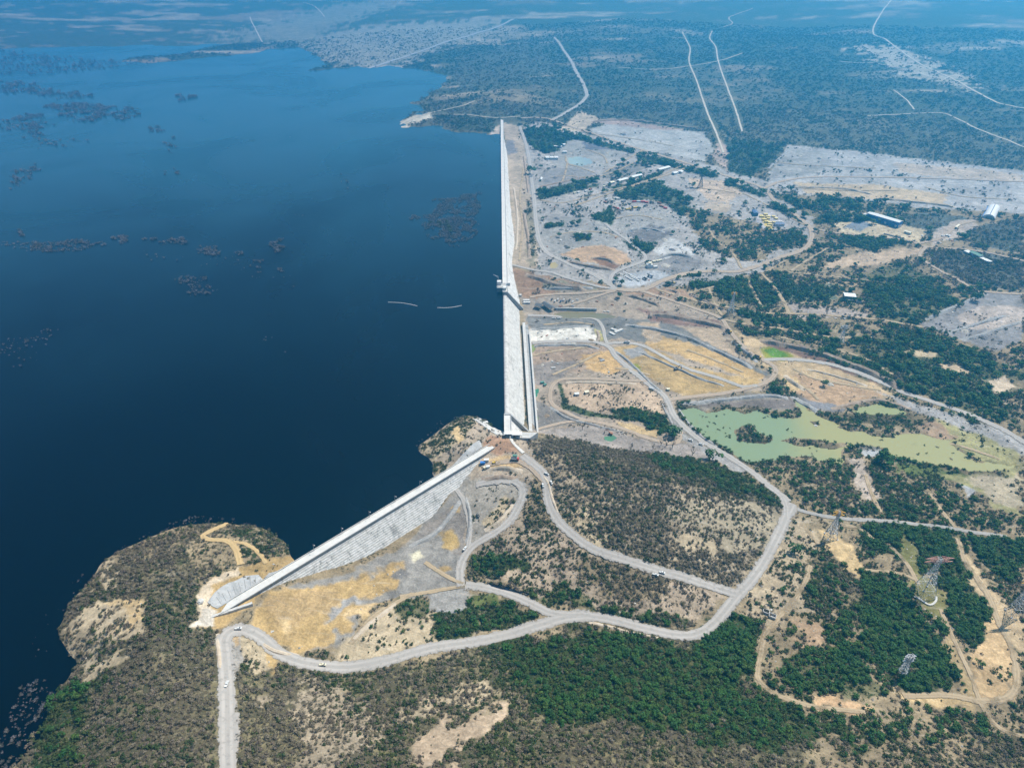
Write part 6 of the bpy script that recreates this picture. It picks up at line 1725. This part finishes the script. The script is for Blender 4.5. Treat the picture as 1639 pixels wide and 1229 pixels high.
for (pxs, kinds, r0, r1) in (([(900,368),(925,372),(945,380),(890,350),(970,368),(985,395),(1015,352),(1045,350),(1060,365),(1025,380),(1062,385),(1075,400),(1085,392),(1065,425),(1085,420),(1100,418),(915,245),(935,236),(955,240),(970,245),(890,284),(1000,215),(1040,225),(1090,222),(1250,265),(1280,250),(1310,255),(1480,262),(1545,530),(1575,540),(1600,545)], (0, 1, 0), 4, 10),
                             ([(1030,458),(1060,470),(1090,475),(1010,475),(985,478),(1000,485),(1040,490),(1240,598),(1265,608),(1282,600),(1300,622),(1330,615),(880,560),(900,575),(870,585),(960,575),(945,545),(1110,545),(1165,545),(1195,560),(860,655),(875,665)], (2, 2, 1), 2.5, 6)):
    for i, (px, py) in enumerate(pxs):
        j = kinds[i % 3]; o = link('spoil_heap', heap_me[j][i % 3]); p = G(px + rng.uniform(-2, 2), py + rng.uniform(-1, 1)); r = rng.uniform(r0, r1)
        o.location = (p.x, p.y, float(sheet_z(p.x, p.y))); o.scale = (r, r * rng.uniform(.7, 1.1), r * rng.uniform(.5, .8)); o.rotation_euler = (0, 0, rng.random() * 6)
        tag(o, hl[j], 'heap', 'spoil heaps of ' + ['dark gravel', 'pale sand', 'brown earth'][j])

# banks and windrows left by the earthworks
def berm(px, w, h, mat):
    pl_ = smooth_line(poly_at(px), 3.5)
    t = np.gradient(pl_, axis=0); t /= np.linalg.norm(t, axis=1)[:, None] + 1e-9; nr = np.stack([-t[:, 1], t[:, 0]], -1)
    n = len(pl_); rows = []
    for u, f in ((-1, -.25), (-.45, .75), (.1, 1.), (.5, .6), (1, -.25)):
        ww = w * .5 * u * (1 + (fbm(pl_[:, 0], pl_[:, 1], 12, 131 + int(u * 10), 2) - .5) * .9)
        q = pl_ + nr * ww[:, None]
        ends = np.minimum(1, np.minimum(np.arange(n), np.arange(n)[::-1]) / 4)
        z = sheet_z(q[:, 0], q[:, 1]) + h * f * ends * (.55 + .9 * fbm(pl_[:, 0], pl_[:, 1], 18, 140, 3)) - .1
        rows.append(np.c_[q, z])
    V_ = np.stack(rows, 1).reshape(-1, 3); ii = np.arange(n * 5).reshape(n, 5)
    q = np.stack([ii[:-1, :-1], ii[:-1, 1:], ii[1:, 1:], ii[1:, :-1]], -1).reshape(-1, 4)
    struct(link('earth_bank', np_mesh('earth_bank', V_, q[:, ::-1], False), mat))
MBR = mat_noisy('brown_bank_earth', (.26,.19,.14), (.36,.29,.22), .25, .95, (.15,.12,.10)); MGR = mat_noisy('grey_bank_stone', (.24,.235,.23), (.36,.35,.33), .3, .95, (.13,.13,.13)); MTN = mat_noisy('tan_bank_earth', (.42,.34,.25), (.52,.44,.34), .25, .95, (.28,.22,.16))
for px, w, h, m_ in (
  ([(1216,546),(1270,556),(1330,573),(1380,592),(1420,610),(1440,626)], 13, 6, MBR), ([(1040,503),(1090,510),(1150,522),(1165,530)], 14, 5, MBR), ([(1170,545),(1195,565),(1212,580)], 8, 3, MGR),
  ([(1000,520),(1060,530),(1110,545),(1160,568),(1205,590)], 11, 3.5, MGR), ([(985,562),(1010,582),(1040,612),(1062,630)], 6, 2, MGR), ([(1020,562),(1060,580),(1110,602),(1160,618)], 6, 2.2, MGR),
  ([(850,555),(890,553),(930,553),(960,558)], 7, 2.5, MGR), ([(850,528),(900,524),(945,521)], 6, 2, MGR), ([(955,528),(958,538),(956,548)], 6, 2.5, MBR), ([(905,612),(960,613),(1020,614)], 5, 1.6, MTN),
  ([(880,650),(905,668),(950,680),(1000,694)], 6, 2, MGR), ([(1084,650),(1096,668),(1115,692),(1150,717)], 7, 2, MGR), ([(1060,645),(1066,660),(1080,685),(1100,703)], 4, 1.6, MGR), ([(1090,646),(1150,641),(1220,634),(1262,637)], 10, 3, MGR),
  ([(1265,632),(1285,645),(1310,660)], 10, 3, MGR), ([(1330,655),(1400,640),(1460,655)], 8, 2, MBR), ([(1290,590),(1330,600),(1390,618)], 6, 1.8, MTN), ([(1255,600),(1268,612),(1290,625)], 9, 3.5, MTN),
  ([(840,440),(870,449),(910,459),(940,463)], 14, 5, MBR), ([(870,462),(910,462),(950,461)], 8, 3, MGR), ([(1000,472),(1030,480),(1060,492)], 9, 4, MBR), ([(1065,462),(1085,470),(1070,480)], 8, 4, MBR), ([(1100,470),(1140,488),(1165,500)], 6, 2, MBR),
  ([(905,418),(930,424),(960,430),(985,432)], 9, 4, MBR), ([(945,413),(970,416),(990,424)], 8, 3.5, MBR), ([(1000,372),(1030,366),(1065,372)], 10, 4, MGR), ([(1050,415),(1080,408),(1115,414)], 9, 4, MGR), ([(860,300),(900,292),(955,281)], 6, 2.5, MBR),
  ([(945,196),(1000,193),(1080,202),(1128,209)], 10, 4, MBR), ([(1270,300),(1340,302),(1400,312)], 10, 4, MTN), ([(1400,318),(1470,325),(1530,332)], 10, 4, MTN), ([(1230,270),(1262,240)], 8, 3, MGR), ([(838,250),(842,280),(846,310)], 6, 2.5, MBR),
  ([(838,340),(845,380),(848,415)], 8, 3, MBR), ([(822,300),(828,350),(826,400)], 6, 2, MTN), ([(655,876),(700,850),(738,800)], 7, 2.5, MGR), ([(745,795),(752,830),(748,870)], 5, 2, MGR), ([(775,850),(800,835),(822,805)], 7, 3, MTN),
  ([(770,770),(800,764),(830,766)], 8, 3.5, MBR), ([(775,752),(810,750),(838,754)], 7, 3, MTN), ([(690,975),(720,979),(744,972)], 5, 1.6, MGR), ([(415,1025),(440,1042),(480,1050)], 6, 2, MTN), ([(560,1028),(590,1000),(640,960)], 6, 1.8, MTN),
  ([(862,752),(876,772),(884,800),(895,826)], 4, 1.4, MTN), ([(348,1012),(350,1040),(354,1080)], 4, 1.2, MTN), ([(940,995),(1000,1010),(1060,1022)], 4, 1.2, MTN), ([(1480,512),(1530,490),(1580,470)], 9, 3, MGR), ([(1515,535),(1560,520),(1610,505)], 9, 3, MGR), ([(1540,545),(1590,530),(1635,515)], 9, 3, MGR)):
    berm(px, w, h, m_)
# stacks of material lying about the yards
def stack_mesh(seed, mat):
    g = np.random.default_rng(seed); b = MB()
    for k in range(3):
        for q in range(4):
            b.box(-2.6 + g.uniform(-.2, .2), 2.6 + g.uniform(-.3, .3), -1.4 + q * .72, -.82 + q * .72, .05 + k * .5, .5 + k * .5)
    me = b.mesh('material_stack'); me.materials.append(mat); return me
SM = [(stack_mesh(1, C_WHITE), 'pale'), (stack_mesh(2, RUST), 'rusty'), (stack_mesh(3, GRY), 'grey'), (stack_mesh(4, BRICK), 'sandy')]
for i in range(110):
    box_ = [(870,255,1000,295),(880,330,1090,345),(870,350,1000,410),(985,345,1075,390),(1000,395,1110,450),(850,476,1000,500),(850,525,950,550),(1100,285,1180,340),(1340,360,1480,390),(1500,370,1530,390),(1250,485,1390,512),(860,560,1000,600)][i % 12]
    p = G(rng.uniform(box_[0], box_[2]), rng.uniform(box_[1], box_[3])); q = np.array([p.x]), np.array([p.y])
    if on_road(*q, 3)[0]: continue
    me_, cn = SM[int(rng.integers(4))]
    o = link('material_stack', me_); o.location = (p.x, p.y, float(sheet_z(p.x, p.y))); s_ = rng.uniform(.6, 1.3); o.scale = (s_, s_, s_ * .8); o.rotation_euler = (0, 0, rng.random() * 3)
    tag(o, '%s stack of building material lying in the works yards' % cn, 'material stack', '%s material stacks in the works yards' % cn)

# reeds standing in the shallows of the green pond
for i in range(46):
    if i < 26: c_ = (rng.uniform(1110, 1170), rng.uniform(662, 704))
    else: c_ = [(1262,690),(1400,700),(1470,728),(1530,730),(1300,722),(1380,688),(1215,668),(1490,715)][i % 8]; c_ = (c_[0] + rng.uniform(-14, 14), c_[1] + rng.uniform(-5, 5))
    x, y = [float(v) for v in plane_xy(c_[0], c_[1], PL)]
    if signed(pond, np.array([x]), np.array([y]))[0] < 1: continue
    o = link('reed_clump', (green_me if i % 3 else dry_me)[int(rng.integers(3))]); r = rng.uniform(.5, 1.5)
    o.location = (x, y, PL - .1); o.scale = (r * 1.6, r, r * .6); o.rotation_euler = (0, 0, rng.random() * 6)
    tag(o, 'small reed clump standing in the shallows of the green pond', 'reeds', 'reed clumps in the green pond')
# ------------------------------------------------------------------ haze: one closed box of pale air
hz = MB().box(-20500, 20500, -400, 20600, -14, 545).build('haze', None)
hz['kind'] = 'stuff'; hz['label'] = 'blue haze over the far plain and lake'
hm = bpy.data.materials.new('pale_air'); hm.use_nodes = True
N, L = hm.node_tree.nodes, hm.node_tree.links
N.remove(N['Principled BSDF'])
pv = N.new('ShaderNodeVolumePrincipled')
pv.inputs['Color'].default_value = (*HAZE_COLOR, 1); pv.inputs['Density'].default_value = HAZE_DENSITY; pv.inputs['Anisotropy'].default_value = HAZE_G
L.new(pv.outputs[0], N['Material Output'].inputs['Volume'])
hz.data.materials.clear(); hz.data.materials.append(hm)
